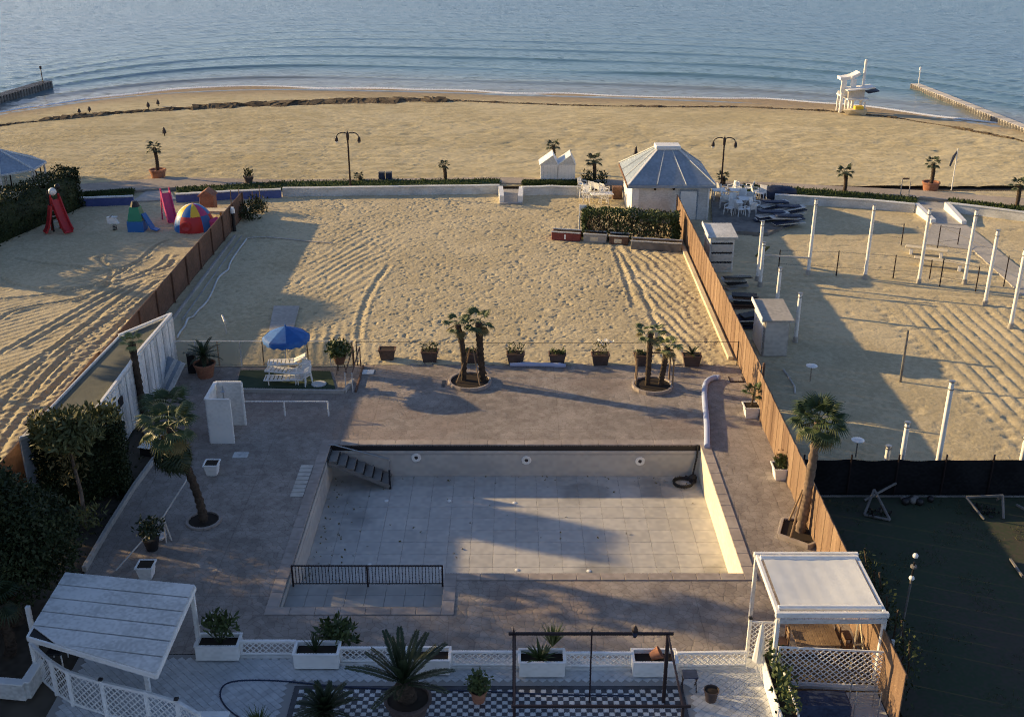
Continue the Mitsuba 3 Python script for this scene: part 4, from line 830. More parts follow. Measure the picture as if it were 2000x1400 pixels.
# ------------------------------------------------------------------ lattice
def lattice(L_, H, cell=0.115, w=0.022, fr=0.06):
    """(frame, strips) in the xz plane, x from 0 to L_, z from 0 to H"""
    frame = cat(box(L_, .05, fr, .006, (L_ / 2, 0, 0)), box(L_, .05, fr, .006, (L_ / 2, 0, H - fr)), box(fr, .05, H - 2 * fr - .004, .006, (fr / 2, 0, fr + .002)), box(fr, .05, H - 2 * fr - .004, .006, (L_ - fr / 2, 0, fr + .002)))
    R = Polygon([(fr * .7, fr * .7), (L_ - fr * .7, fr * .7), (L_ - fr * .7, H - fr * .7), (fr * .7, H - fr * .7)]); ms = []
    for sg, y in ((1, .010), (-1, -.010)):
        for o in np.arange(-H - L_, L_ + H, cell * math.sqrt(2)):
            l = LineString([(o, 0), (o + H, H)] if sg > 0 else [(o + H, 0), (o, H)]).intersection(R)
            if l.is_empty or l.length < .05: continue
            (x0, z0), (x1, z1) = list(l.coords)[0], list(l.coords)[-1]
            ms.append(beam((x0, y, z0), (x1, y, z1), .009, w, up=(0, 0, 1)))
    return frame, cat(*ms)
def lattice_part(root, a, b, z, H, cell=.115, w=.022, m='m_white', name='lattice'):
    a, b = np.asarray(a, float)[:2], np.asarray(b, float)[:2]; L_ = np.linalg.norm(b - a); fr, st = lattice(L_, H, cell, w); ang = math.atan2(*(b - a)[::-1])
    k = part(root, name + '_frame', place(fr, (*a, z), ang), m)
    lab = {'kind': 'stuff'}
    E(fresh(k + '__strips'), place(st, (*a, z), ang), m, **lab)

# ------------------------------------------------------------------ white planters and low lattice along the terrace
PY = 27.55
plx = [(384, 467, 1292), (575, 662, 1308), (792, 879, 1320), (1014, 1103, 1324), (1236, 1322, 1324)]
plab = ['first white planter trough from the left, with a dark leafy plant', 'second white planter trough from the left, with a spiky plant', 'third white planter trough, half hidden behind the big potted palm', 'fourth white planter trough, with an agave and yellow green grass', 'fifth white planter trough, with bare soil and a bent pot at the right']
troughs = []
for (x0, x1, yb), lab in zip(plx, plab):
    k = thing('planter_trough', lab, 'planter', 'white planter troughs along the terrace edge'); a, b = at2(x0, yb), at2(x1, yb); W = b[0] - a[0]; D_, H_ = .62, .56; c = ((a[0] + b[0]) / 2, a[1] + D_ / 2)
    for n_, m in (('front_panel', box(W, .05, H_ - .05, .01, (c[0], a[1], .06))), ('back_panel', box(W, .05, H_ - .05, .01, (c[0], a[1] + D_, .06))), ('side_panel', box(.05, D_ - .054, H_ - .05, .01, (a[0] + .025, c[1], .06))), ('side_panel', box(.05, D_ - .054, H_ - .05, .01, (b[0] - .025, c[1], .06)))): part(k, n_, m, 'm_white')
    part(k, 'rim', cat(box(W + .06, .09, .035, .008, (c[0], a[1] - .005, H_ + .012)), box(W + .06, .09, .035, .008, (c[0], a[1] + D_ + .005, H_ + .012)), box(.09, D_ - .085, .035, .008, (a[0] + .01, c[1], H_ + .012)), box(.09, D_ - .085, .035, .008, (b[0] - .01, c[1], H_ + .012))), 'm_white')
    part(k, 'soil', box(W - .1, D_ - .06, .06, 0, (c[0], c[1], H_ - .17)), 'm_earth')
    for sx in (-1, 1): part(k, 'foot', box(.14, .5, .062, .01, (c[0] + sx * (W / 2 - .2), c[1], 0)), 'm_dark')
    troughs.append((a[0], b[0], a[1], D_, H_))
for i, (l, r_) in enumerate(zip(troughs[:-1] + [troughs[-1]], troughs[1:] + [None])):
    if r_ is not None:
        k = thing('lattice_rail', f'low white lattice rail between the {["first and second", "second and third", "third and fourth", "fourth and fifth"][i]} planter troughs', 'lattice', 'low lattice rails along the terrace'); yy = (l[2] + r_[2]) / 2 + .42; a, b = (l[1] + .02, yy), (r_[0] - .02, yy)
    else:
        k = thing('lattice_rail', 'low white lattice rail between the fifth trough and the awning pergola', 'lattice', 'low lattice rails along the terrace'); yy = l[2] + .42; a, b = (l[1] + .02, yy), (at2(1455, 1300)[0], yy + .05)
    lattice_part(k, a, b, .10, .50, .135, .03)
    part(k, 'handrail', beam((a[0], a[1], .62), (b[0], b[1], .62), .10, .04, .008), 'm_white'); part(k, 'base_kerb', beam((a[0] - .02, a[1], .04), (b[0] + .02, b[1], .04), .14, .09, .01), 'm_white_dull')
def spiky(n, L_, seed, w=.06, el=(25, 88)):
    r = np.random.default_rng(seed); v, f = [], []
    for i in range(n):
        az, e = i * 2.4 + r.uniform(-.3, .3), math.radians(r.uniform(*el)); d = np.array([math.cos(az) * math.cos(e), math.sin(az) * math.cos(e), math.sin(e)]); s = np.array([-math.sin(az), math.cos(az), 0]); l = L_ * r.uniform(.7, 1.1); k = len(v); u = np.cross(s, d)
        m_ = d * l * .55 + u * .0; v += [-s * w * .35, s * w * .35, m_ + s * w / 2, m_ - s * w / 2, m_ - u * w * .3, d * l - [0, 0, .10 * l * math.cos(e)]]; f += [(k, k + 1, k + 4), (k + 1, k + 2, k + 4), (k, k + 4, k + 3), (k + 2, k + 5, k + 4), (k + 3, k + 4, k + 5)]
    return tm(v, f)
def bush(n, rad, size, seed, ratio=.35): return leaf_cloud(blob_pts(n, np.random.default_rng(seed), (0, 0, 0), rad, .8), size, np.random.default_rng(seed + 1), .6, ratio)
def tp(i, t, y=.5): a, b, y0, D_, H_ = troughs[i]; return (a + (b - a) * t, y0 + D_ * y, H_ - .12)
k = thing('trough_plant', 'dark leafy plant with broad fans in the first trough', 'plant'); part(k, 'stems', mv(spiky(14, .9, 3, .05, (40, 85)), tp(0, .55)), 'm_frond_dark'); part(k, 'leaves', mv(bush(260, (.55, .4, .35), .26, 5), np.array(tp(0, .6)) + [0, 0, .75]), 'm_frond')
k = thing('trough_plant', 'upright spiky plant in the second trough', 'plant'); part(k, 'leaves', mv(spiky(22, .75, 6, .05, (45, 88)), tp(1, .45)), 'm_frond_dark')
k = thing('trough_plant', 'grey green agave in the fourth trough', 'plant'); part(k, 'leaves', mv(spiky(26, .75, 8, .09, (20, 85)), tp(3, .47)), 'm_frond')
k = thing('trough_plant', 'yellow green ornamental grass behind the agave', 'plant'); part(k, 'leaves', mv(spiky(90, .85, 9, .04, (50, 88)), np.array(tp(3, .75, .9)) + [0, .25, .1]), 'm_frond_pale')
k = thing('trough_pot', 'small tilted clay pot lying in the fifth trough', 'pot'); part(k, 'bowl', mv(rot(lathe([(0, 0), (.12, 0), (.2, .32), (.17, .32), (.1, .05), (0, .05)], 14), 1.0, (0, 1, 0)), np.array(tp(4, .42)) + [0, 0, .12]), 'm_terra', 35)
for x, y, s, lab, sd in ((660, 1262, .95, 'low dark shrub on the deck just behind the second planter trough', 11),):
    f = at2(x, y); k = thing('shrub', lab, 'shrub'); part(k, 'leaves', mv(bush(420, (.62 * s, .5 * s, .45 * s), .28, sd), (*f, .5)), 'm_frond'); part(k, 'stem', tube([(*f, 0), (*f, .6)], [.06, .03], 6), 'm_trunk')

# ------------------------------------------------------------------ pots on the terrace
def pot(name, c, R, H_, label, m='m_terra', cat_='pot'):
    k = thing(name, label, cat_); part(k, 'bowl', lathe([(0, 0), (R * .68, 0), (R * .94, H_ * .85), (R, H_ * .86), (R * 1.04, H_ * .9), (R * 1.04, H_), (R * .92, H_), (R * .88, H_ * .9), (0, H_ * .9)], 28, (*c, 0)), m, 35)
    part(k, 'soil', lathe([(R * .89, 0), (0, .03)], 20, (*c, H_ * .9)), 'm_earth'); return k
c = at(797, 1372, .55); pot('palm_pot', c[:2], .66, .75, 'large round terracotta pot of the big palm on the terrace', 'm_potbrown')
k = thing('potted_palm', 'big palm with stiff feathery fronds in the large terrace pot', 'palm tree'); part(k, 'trunk', palm_trunk([(c[0], c[1], .68), (c[0] - .12, c[1] + .02, 1.25)], .26, .24, 3, 12, 12), 'm_trunk', 50)
put_crown(k, np.array([c[0] - .12, c[1] + .02, 1.2]), 'date', 22, 'm_frond_dark', 8, 84, .95, 12, .8)
c = at(637, 1400, .2); k = thing('cycad', 'low cycad with a dense rosette of dark leaves on the chequered floor', 'cycad'); part(k, 'trunk', lathe([(0, 0), (.22, 0), (.25, .3), (.12, .5), (0, .52)], 12, (c[0], c[1] - .1, 0)), 'm_trunk', 40); put_crown(k, np.array([c[0], c[1] - .1, .45]), 'cycad', 34, 'm_frond_dark', 2, 80, 1.0, 14, .8)
c = at(505, 1406, .2); k = thing('fern', 'pale feathery plant at the bottom edge left of the cycad', 'plant'); part(k, 'fronds', mv(spiky(70, .75, 17, .035, (25, 85)), (c[0], c[1] - .1, .0)), 'm_leaf'); 
c = at2(935, 1368); pot('shrub_pot', c, .25, .40, 'small terracotta pot with a round green bush on the chequered floor'); k = thing('potted_bush', 'round green bush in a small pot on the chequered floor', 'bush'); part(k, 'leaves', mv(bush(420, (.36, .34, .30), .15, 19, .5), (*c, .66)), 'm_leaf')
c = at2(1388, 1367); pot('clay_pot', c, .22, .40, 'empty brown clay pot alone on the pale pavers at the right', 'm_potbrown')
f = at2(1345, 1345); k = thing('folding_stool', 'small dark folding stool beside the iron frame', 'stool')
for dx in (-.2, .2):
    part(k, 'leg', beam((f[0] + dx, f[1] - .18, 0), (f[0] + dx, f[1] + .18, .55), .03, .03), 'm_iron'); part(k, 'leg', beam((f[0] + dx, f[1] + .18, 0), (f[0] + dx, f[1] - .18, .55), .03, .03), 'm_iron')
part(k, 'seat', box(.45, .4, .03, .01, (f[0], f[1], .54)), 'm_navy')
P = [at(*q, .02) for q in [(470, 1402), (440, 1378), (430, 1355), (440, 1336), (480, 1328), (560, 1330), (640, 1338), (720, 1343), (800, 1346), (900, 1348), (1000, 1352), (1100, 1356), (1240, 1358)]]
from scipy.interpolate import CubicSpline
P = np.array(P); P = CubicSpline(np.arange(len(P)), P)(np.linspace(0, len(P) - 1, 90))
one('garden_hose', tube(P, .026, 6), 'm_navy', 'dark garden hose looped across the terrace pavers', 'hose', smooth=True)

# ------------------------------------------------------------------ iron frame of an awning, nearest to the house
zf = 2.45; a, b = at(1000, 1236, zf), at(1312, 1238, zf); c, d = at(1004, 1378, zf), at(1334, 1379, zf); k = thing('awning_stand', 'dark iron awning frame with two long beams standing on the terrace', 'frame')
a[1] = b[1] = (a[1] + b[1]) / 2; c[1] = d[1] = (c[1] + d[1]) / 2; xl, xr = (a[0] + .06), (b[0] - .1)
part(k, 'far_beam', beam(a - [.1, 0, 0], b + [.06, 0, 0], .07, .09, .01), 'm_iron'); part(k, 'near_beam', beam((xl - .08, c[1], zf), (xr + .2, c[1], zf), .06, .08, .01), 'm_iron')
part(k, 'side_beam', beam((xl, a[1] - .04, zf - .02), (xl, c[1] + .04, zf - .02), .05, .06), 'm_iron'); part(k, 'side_beam', beam((xr, a[1] - .04, zf - .02), (xr, c[1] + .04, zf - .02), .05, .06), 'm_iron')
for x in (xl, xr): part(k, 'post', box(.10, .10, zf - .05, .01, (x, a[1], 0)), 'm_iron'); part(k, 'post', box(.08, .08, zf - .05, .01, (x, c[1], 0)), 'm_iron')
part(k, 'middle_post', box(.045, .045, zf - .05, .006, ((xl + xr) / 2 + .02, a[1], 0)), 'm_iron'); part(k, 'middle_rail', beam((xl, c[1], .95), (xr, c[1], .95), .03, .04), 'm_iron')
for x in (xl - .01, (xl + xr) / 2 + .02): part(k, 'finial', lathe([(0, 0), (.035, 0), (.02, .1), (0, .22)], 8, (x, a[1], zf + .04)), 'm_iron')
lx = a[0] + (b[0] - a[0]) * .77; k = thing('wall_lantern', 'small dark lantern sitting on the far beam of the iron frame', 'lantern'); part(k, 'body', lathe([(0, -.16), (.05, -.16), (.085, .05), (.085, .1), (.03, .22), (0, .26)], 8, (lx, a[1], zf + .05)), 'm_iron'); part(k, 'glass', lathe([(.07, -.10), (.092, .03)], 8, (lx, a[1], zf + .05)), 'm_navy')

# ------------------------------------------------------------------ plank roofed pergola on the left
zr = 2.4; C4 = [at(128, 1116, zr), at(380, 1140, zr), at(304, 1312, zr), at(52, 1238, zr)]; k = thing('pergola', 'white pergola with a roof of six weathered wide planks at the lower left', 'pergola'); n = 6
dn = C4[2] - C4[1]
for i in range(n):
    t0, t1 = i / n, (i + 1) / n; gap = .007
    R0, R1 = C4[1] + dn * (t0 + gap), C4[1] + dn * (t1 - gap)
    y0, y1 = t0 / .78, t1 / .78
    L0 = C4[0] + (C4[3] - C4[0]) * min(1, y0 + gap); L1 = C4[0] + (C4[3] - C4[0]) * min(1, y1 - gap)
    if t1 / .78 > 1.0: e = (t1 / .78 - 1.0) / (1 / .78 - 1.0); L1 = C4[3] + (C4[2] - C4[3]) * min(.97, e)
    if t0 / .78 >= 1.0: e = (t0 / .78 - 1.0) / (1 / .78 - 1.0); L0 = C4[3] + (C4[2] - C4[3]) * e
    L0, L1 = L0 + [0, 0, -.006 * i], L1 + [0, 0, -.006 * i]
    part(k, 'plank', quad_slab(L0, R0 + [0, 0, -.006 * i], R1 + [0, 0, -.006 * i], L1, .05), 'm_white_dull')
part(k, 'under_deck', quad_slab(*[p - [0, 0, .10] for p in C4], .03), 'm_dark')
for p, q in zip(C4, C4[1:] + C4[:1]): part(k, 'edge_beam', beam(p - [0, 0, .15], q - [0, 0, .15], .07, .16, .01), 'm_white')
for p in (at2(391, 1273), at2(291, 1352), at2(78, 1300), (C4[0][0] + .2, C4[0][1] - .2)): part(k, 'post', box(.13, .13, zr - .2, .012, (p[0], p[1], 0)), 'm_white')
f = at2(392, 1262); one('hand_rail', tube([(*f, .75), (f[0] + .35, f[1] + .5, .95), (f[0] + .35, f[1] + .5, 0)], .022, 6), 'm_white', 'short white handrail by the right post of the plank roofed pergola', 'handrail')
# curved lattice fence
k = thing('lattice_fence', 'curved white lattice fence of several panels at the lower left corner', 'fence'); hz_ = 1.25
LP = [at2(*q, hz_) for q in [(60, 1256), (98, 1290), (130, 1310), (197, 1331), (283, 1351), (345, 1369), (388, 1394)]]
for a, b in zip(LP[:-1], LP[1:]):
    lattice_part(k, a, b, .05, hz_ - .08, .15, .034); part(k, 'handrail', beam(v3(a, hz_), v3(b, hz_), .10, .06, .01), 'm_white')
for a in LP: part(k, 'post', box(.10, .10, hz_ + .05, .012, v3(a, 0)), 'm_white')
for a in (LP[3], LP[5]): part(k, 'post_cap', box(.13, .13, .07, .02, v3(a, hz_ + .052)), 'm_dark')
k = thing('planter_wall', 'low white angled planter wall at the lower left corner', 'wall'); W3 = [at2(-60, 1325, .55), at2(48, 1335, .55), at2(78, 1290, .55)]
for a, b in zip(W3[:-1], W3[1:]): part(k, 'section', beam(v3(a, .28), v3(b, .28), .22, .56, .015), 'm_white_dull'); part(k, 'cap', beam(v3(a, .59), v3(b, .59), .28, .05, .01), 'm_white')
f = at(415, 1400, .3); one('bench_top', box(1.0, .35, .06, .01, (f[0], f[1] - .12, .42)), 'm_white', 'white bench top just showing at the bottom edge beside the lattice fence', 'bench')
f = at2(108, 1292); k = thing('dark_chair', 'dark chair with white frame under the plank roofed pergola', 'chair')
part(k, 'seat', box(.5, .5, .06, .02, (f[0] + .1, f[1], .42)), 'm_dark'); part(k, 'backrest', rot(box(.5, .05, .5, .02, (f[0] + .1, f[1] + .26, .48)), -.2, (1, 0, 0), (f[0] + .1, f[1] + .26, .48)), 'm_dark')
for sx in (-1, 1):
    for sy in (-1, 1): part(k, 'leg', box(.035, .035, .43, .004, (f[0] + .1 + sx * .22, f[1] + sy * .22, 0)), 'm_white')

# ------------------------------------------------------------------ awning pergola on the right
k = thing('awning_pergola', 'white pergola with a pale stretched awning on the right beside the board fence', 'pergola'); zp = 2.44
x0, x1, y1, y0 = 7.75, 10.85, 29.5, 26.4
for x, y in ((x0, y1), (x1, y1), (x0, y0), (x1, y0)): part(k, 'post', box(.12, .12, zp - .1, .012, (x, y, 0)), 'm_white')
part(k, 'far_beam', box(x1 - x0 + .2, .14, .18, .02, ((x0 + x1) / 2, y1, zp - .06)), 'm_white'); part(k, 'near_beam', box(x1 - x0 + .2, .14, .18, .02, ((x0 + x1) / 2, y0, zp - .06)), 'm_white'); part(k, 'near_valance', box(x1 - x0, .03, .16, .008, ((x0 + x1) / 2, y0 - .1, zp - .21)), 'm_white_dull')
part(k, 'roller', rot(mv(lathe([(0, 0), (.09, 0), (.09, x1 - x0 - .1), (0, x1 - x0 - .1)], 14), (0, 0, 0)), math.pi / 2, (0, 1, 0)), 'm_white', 40, T_=TW((x0 + .05, y1 - .28, zp + .10))); part(k, 'roller', rot(lathe([(0, 0), (.09, 0), (.09, x1 - x0 - .1), (0, x1 - x0 - .1)], 14), math.pi / 2, (0, 1, 0)), 'm_white', 40, T_=TW((x0 + .05, y0 + .28, zp + .07)))
for x in (x0, x1): part(k, 'side_beam', beam((x, y0 + .08, zp + .02), (x, y1 - .08, zp + .02), .12, .15, .015), 'm_white')
gx, gy = np.meshgrid(np.linspace(x0 + .12, x1 - .12, 21), np.linspace(y0 + .34, y1 - .34, 21)); u, v_ = (gx - x0) / (x1 - x0), (gy - y0) / (y1 - y0)
gz = zp + .13 - .07 * np.sin(np.pi * v_) * np.sin(np.pi * u) + .006 * np.sin(u * 40 + 3 * v_)
i, j = np.meshgrid(np.arange(20), np.arange(20), indexing='ij'); i, j = i.ravel(), j.ravel(); q = i * 21 + j; fv = np.stack([gx, gy, gz], -1).reshape(-1, 3); ff = np.vstack([np.stack([q, q + 1, q + 22], 1), np.stack([q, q + 22, q + 21], 1)])
mat('m_canvas', vary((0.60, 0.62, 0.63), (0.68, 0.70, 0.70), .8, 5), .8)
part(k, 'awning', cat(tm(fv, ff), tm(fv - [0, 0, .012], ff[:, ::-1])), 'm_canvas', True); part(k, 'support_bar', beam(((x0 + x1) / 2, y0 + .08, zp - .02), ((x0 + x1) / 2, y1 - .08, zp - .02), .05, .06), 'm_white_dull')
k = thing('lattice_screen', 'tall white lattice screen along the near side of the awning pergola', 'lattice'); lattice_part(k, at2(1512, 1338), (x1 + .15, y0 - .35), .12, 1.32, .13, .03); part(k, 'base_board', beam(v3(at2(1505, 1340), .06), (x1 + .15, y0 - .36, .06), .08, .12, .01), 'm_white_dull'); part(k, 'post', box(.09, .09, 1.85, .01, (x1 + .2, y0 - .35, 0)), 'm_white')
k = thing('lattice_screen', 'small white lattice screen at the left corner of the awning pergola', 'lattice'); a, b = at2(1458, 1282), at2(1508, 1284); lattice_part(k, a, b, .05, 1.3, .12, .026)
for q in (a, b): part(k, 'post', box(.09, .09, 1.42, .01, v3(q, 0)), 'm_white')
part(k, 'post_cap', box(.12, .12, .08, .02, v3(a, 1.42)), 'm_dark')
k = thing('lattice_screen', 'white lattice screen along the left side of the awning pergola', 'lattice'); lattice_part(k, b, at2(1505, 1338), .05, 1.3, .12, .026)
k = thing('wooden_table', 'slatted wooden table under the awning pergola', 'table'); tx0, tx1, ty0, ty1 = 8.65, 10.0, 27.2, 28.6
for i in range(9): part(k, 'slat', box((tx1 - tx0) / 9 - .012, ty1 - ty0, .035, .006, (tx0 + (i + .5) * (tx1 - tx0) / 9, (ty0 + ty1) / 2, .72)), 'm_timber')
for x in (tx0 + .1, tx1 - .1):
    for y in (ty0 + .1, ty1 - .1): part(k, 'leg', box(.08, .08, .72, .008, (x, y, 0)), 'm_timber')
for cx_, cy_, rz in ((10.35, 28.1, -1.57), (10.35, 27.45, -1.57), (8.3, 27.8, 1.57)):
    k = thing('wooden_chair', {28.1: 'brown wooden chair right of the table, far one', 27.45: 'brown wooden chair right of the table, near one', 27.8: 'brown wooden chair left of the table under the awning'}[cy_], 'chair', 'wooden chairs at the table'); M = lambda m: place(m, (cx_, cy_, 0), rz)
    part(k, 'seat', M(box(.45, .45, .04, .01, (0, 0, .43))), 'm_brown')
    for z in (.62, .78): part(k, 'back_slat', M(box(.45, .03, .1, .008, (0, -.22, z))), 'm_timber')
    for sx in (-1, 1): part(k, 'leg', M(box(.045, .045, .43, .005, (sx * .19, .19, 0))), 'm_brown'); part(k, 'leg', M(box(.045, .045, .9, .005, (sx * .19, -.2, 0))), 'm_brown')
p = at2(1672, 1262); k = thing('folding_easel', 'pale wooden folding trestle leaning by the fence under the awning', 'trestle'); 
for dx, dz in ((-.25, 0), (.2, .1)): part(k, 'leg', beam((10.55 + dx, 27.0, 0), (10.6 + dx * .2, 27.6 + dz, 1.35), .05, .05, .006), 'm_cream')
part(k, 'brace', beam((10.4, 27.3, .7), (10.65, 27.3, .72), .04, .04), 'm_cream')
# white corner trough, folded parasol, blue cover below the screen
k = thing('planter_trough', 'long white planter trough running towards the house beside the lattice screens', 'planter'); a, b = at2(1500, 1310), at2(1462, 1425); a, b = np.array(a), np.array([a[0] - .02, b[1] - .2]); s = np.array([.24, 0])
for sg in (-1, 1): part(k, 'side_panel', beam(v3(a + s * sg, .35), v3(b + s * sg, .35), .05, .7, .01), 'm_white')
part(k, 'end_panel', box(.42, .05, .7, .01, (a[0], a[1] + .03, 0)), 'm_white'); part(k, 'soil', beam(v3(a, .58), v3(b, .58), .42, .05), 'm_earth')
r = np.random.default_rng(3); k = thing('trough_plant', 'dark climbing plant in the long trough beside the lattice screens', 'plant'); part(k, 'leaves', leaf_cloud(np.c_[a[0] + r.normal(0, .13, 420), r.uniform(b[1], a[1], 420), r.uniform(.6, 1.25, 420)], .2, r, .6, .4), 'm_leaf')
k = thing('folded_parasol', 'folded white parasol standing by the corner of the lattice screens', 'parasol'); f = at2(1478, 1320); part(k, 'pole', lathe([(0, 0), (.025, 0), (.025, 2.0), (0, 2.0)], 8, (*f, 0)), 'm_white'); part(k, 'canopy', lathe([(.04, .55), (.19, .6), (.13, 1.2), (.05, 1.85), (0, 1.95)], 9, (*f, 0)), 'm_canvas')
f = at2(1600, 1392); one('blue_cover', box(1.7, .75, .55, .06, (f[0] - .05, f[1], 0)), 'm_navy', 'dark blue covered box below the tall lattice screen at the bottom edge', 'cover')
one('floor_slab', sheet(Polygon([(8.32, 17), (fence_x(17) - .1, 17), (fence_x(26) - .2, 26.0), (8.32, 26.0)]), -.01), 'm_paver_b', 'pale blue grey floor below the tall lattice screen', 'floor')
k = thing('metal_rack', 'thin grey metal rack at the bottom edge beside the fence', 'rack'); f = at2(1690, 1402)
for dx in (-.35, .35):
    for dy in (0, .5): part(k, 'upright', box(.03, .03, .95, .004, (f[0] + dx, f[1] + dy, 0)), 'm_steel')
for z in (.4, .9): part(k, 'shelf_rail', cat(*[beam((f[0] - .35, f[1] + dy, z), (f[0] + .35, f[1] + dy, z), .025, .025) for dy in (0, .17, .33, .5)]), 'm_steel')
k = thing('garden_lamp', 'thin leaning lamp post with two white globes on the dark turf', 'lamp post'); f = at2(1757, 1248); h = tall(1757, 1248, 1085)
t_ = np.array([f[0] + .05, f[1], h]); part(k, 'pole', tube([(*f, 0), t_ * [1, 1, .72]], .035, 7), 'm_stone')
part(k, 'globe', mv(trimesh.creation.icosphere(2, .085), t_ * [1, 1, .74]), 'm_bulb', True); part(k, 'upper_pole', tube([t_ * [1, 1, .77], t_ * [1, 1, .93]], .03, 6), 'm_dark'); part(k, 'collar', lathe([(.03, 0), (.1, .02), (.1, .08), (.03, .1)], 10, t_ * [1, 1, .86]), 'm_stone'); part(k, 'globe', mv(trimesh.creation.icosphere(2, .085), t_), 'm_bulb', True)
h0 = thing('shade_net', 'dark net of climbing stems hanging outside the fence by the awning pergola', 'net'); r = np.random.default_rng(31)
for i in range(7):
    y = 29.8 - i * .75; x = fence_x(y) + .25; part(h0, 'stem', tube([(x, y, 0), (x + .12 + r.uniform(-.1, .1), y + r.uniform(-.2, .2), 1.3), (x - .02, y + r.uniform(-.3, .3), 2.3 + r.uniform(0, .3))], .03, 5), 'm_trunk')
part(h0, 'foliage', leaf_cloud(np.c_[fence_x(27.4) + r.normal(.25, .12, 900), r.uniform(24.8, 30.2, 900), r.uniform(.6, 2.5, 900)] + 0, .14, r, .2), 'm_leaf_dark')
# ------------------------------------------------------------------ sitting corner with the blue parasol
X0, X1 = at2(338, 722)[0], at2(690, 716)[0]; YG = at2(520, 716)[1]
k = thing('glass_screen', 'waist high glass wind screen with thin posts behind the blue parasol', 'wind screen'); n = 8; HG = tall(520, 716, 667)
for i in range(n):
    a, b = X0 + (X1 - X0) * i / n, X0 + (X1 - X0) * (i + 1) / n; part(k, 'pane', box(b - a - .05, .012, HG - .1, 0, ((a + b) / 2, YG, .06)), 'm_frosted_glass')
for i in range(n + 1): part(k, 'post', box(.05, .05, HG, .006, (X0 + (X1 - X0) * i / n, YG, 0)), 'm_white_dull' if i % 2 else 'm_timber')
part(k, 'top_rail', beam((X0, YG, HG + .02), (X1, YG, HG + .02), .05, .04, .008), 'm_white_dull'); part(k, 'bottom_rail', beam((X0, YG, .035), (X1, YG, .035), .06, .05, .008), 'm_cream')
# raised strip: edging, green mat
a, b, c, d = at2(470, 765), at2(672, 768), at2(690, 722), at2(455, 722)
one('green_mat', prism([at2(462, 758), at2(655, 760), at2(645, 726), at2(470, 724)], .0, .05), 'm_mat', 'dark green mat under the stacked sun beds', 'mat')
one('edging', cat(beam(v3(a, .07), v3(b, .07), .16, .2, .015), beam(v3(b, .07), v3(at2(690, 745), .07), .14, .2, .015)), 'm_conc', 'stone edging in front of the green mat', 'edging')
one('white_plate', lathe([(0, 0), (.36, 0), (.36, .03), (.3, .05), (0, .04)], 18, (*at2(623, 752), .055)), 'm_white_dull', 'flat white disc lying on the green mat right of the sun beds', 'disc', smooth=30)
f = at2(566, 741); zc = 2.25; k = thing('parasol', 'open bright blue parasol above the white sun beds', 'parasol')
part(k, 'pole', lathe([(0, 0), (.035, 0), (.035, zc + .35), (0, zc + .4)], 10, (*f, 0)), 'm_cream', 40); part(k, 'foot', lathe([(0, 0), (.3, 0), (.28, .07), (.06, .12), (0, .12)], 16, (*f, .05)), 'm_conc', 40)
nr = 8; cvs, fcs = [], []; Rp = 1.12
for kx in range(nr):
    v, fc = [], []
    for iu in range(9):
        u = iu / 8; ang = 2 * math.pi * (kx + u) / nr + .2; sag = math.sin(math.pi * u)
        for iv in range(9):
            t = iv / 8; rr_ = Rp * t * (1 - .035 * sag * t); z = zc + .5 - .50 * t ** 1.25 - .03 * sag * t; 
            v.append((f[0] + rr_ * math.cos(ang), f[1] + rr_ * math.sin(ang), z))
        v.append((f[0] + Rp * .985 * (1 - .035 * sag) * math.cos(ang), f[1] + Rp * .985 * (1 - .035 * sag) * math.sin(ang), zc - .24 + .035 * math.cos(4 * math.pi * u)))
    for iu in range(8):
        for iv in range(9): q = iu * 10 + iv; fc += [(q, q + 1, q + 11), (q, q + 11, q + 10)]
    part(k, 'panel', tm(v, fc), 'm_blue', True); e = np.array([f[0] + Rp * .98 * math.cos(2 * math.pi * kx / nr + .2), f[1] + Rp * .98 * math.sin(2 * math.pi * kx / nr + .2), zc - .03]); part(k, 'rib', tube([(f[0], f[1], zc + .44), e], .012, 5), 'm_cream')
part(k, 'finial', lathe([(0, 0), (.04, 0), (.05, .07), (.015, .13), (0, .24)], 8, (*f, zc + .48)), 'm_blue', 40)
def sunbed(c, rz, z, label, back=0.0, tilt=0.0):
    k = thing('sun_bed', label, 'sun bed', 'white sun beds under the blue parasol'); M = lambda m: place(rot(m, tilt, (0, 1, 0)), (*c, z), rz)
    part(k, 'frame', M(cat(box(1.85, .05, .07, .01, (0, -.3, .24)), box(1.85, .05, .07, .01, (0, .3, .24)), box(.05, .55, .07, .01, (-.9, 0, .24)), box(.05, .55, .07, .01, (.9, 0, .24)))), 'm_white')
    for i in range(7): part(k, 'slat', M(box(.14, .56, .02, .004, (-.75 + .19 * i, 0, .29))), 'm_white')
    part(k, 'backrest', M(rot(box(.62, .56, .03, .008, (.62, 0, .30)), -back, (0, 1, 0), (.32, 0, .3))), 'm_white')
    for sx in (-.7, .7):
        for sy in (-.27, .27): part(k, 'leg', M(box(.05, .05, .24, .006, (sx, sy, 0))), 'm_white')
cb = at2(556, 750); sunbed(cb, .03, .06, 'white sun bed at the bottom of the stack under the parasol'); sunbed((cb[0] + .05, cb[1] + .1), -.12, .40, 'white sun bed lying second in the stack under the parasol', .0, .05)
sunbed((cb[0] + .15, cb[1] + .35), .12, .74, 'topmost white sun bed with raised back under the parasol', .45)
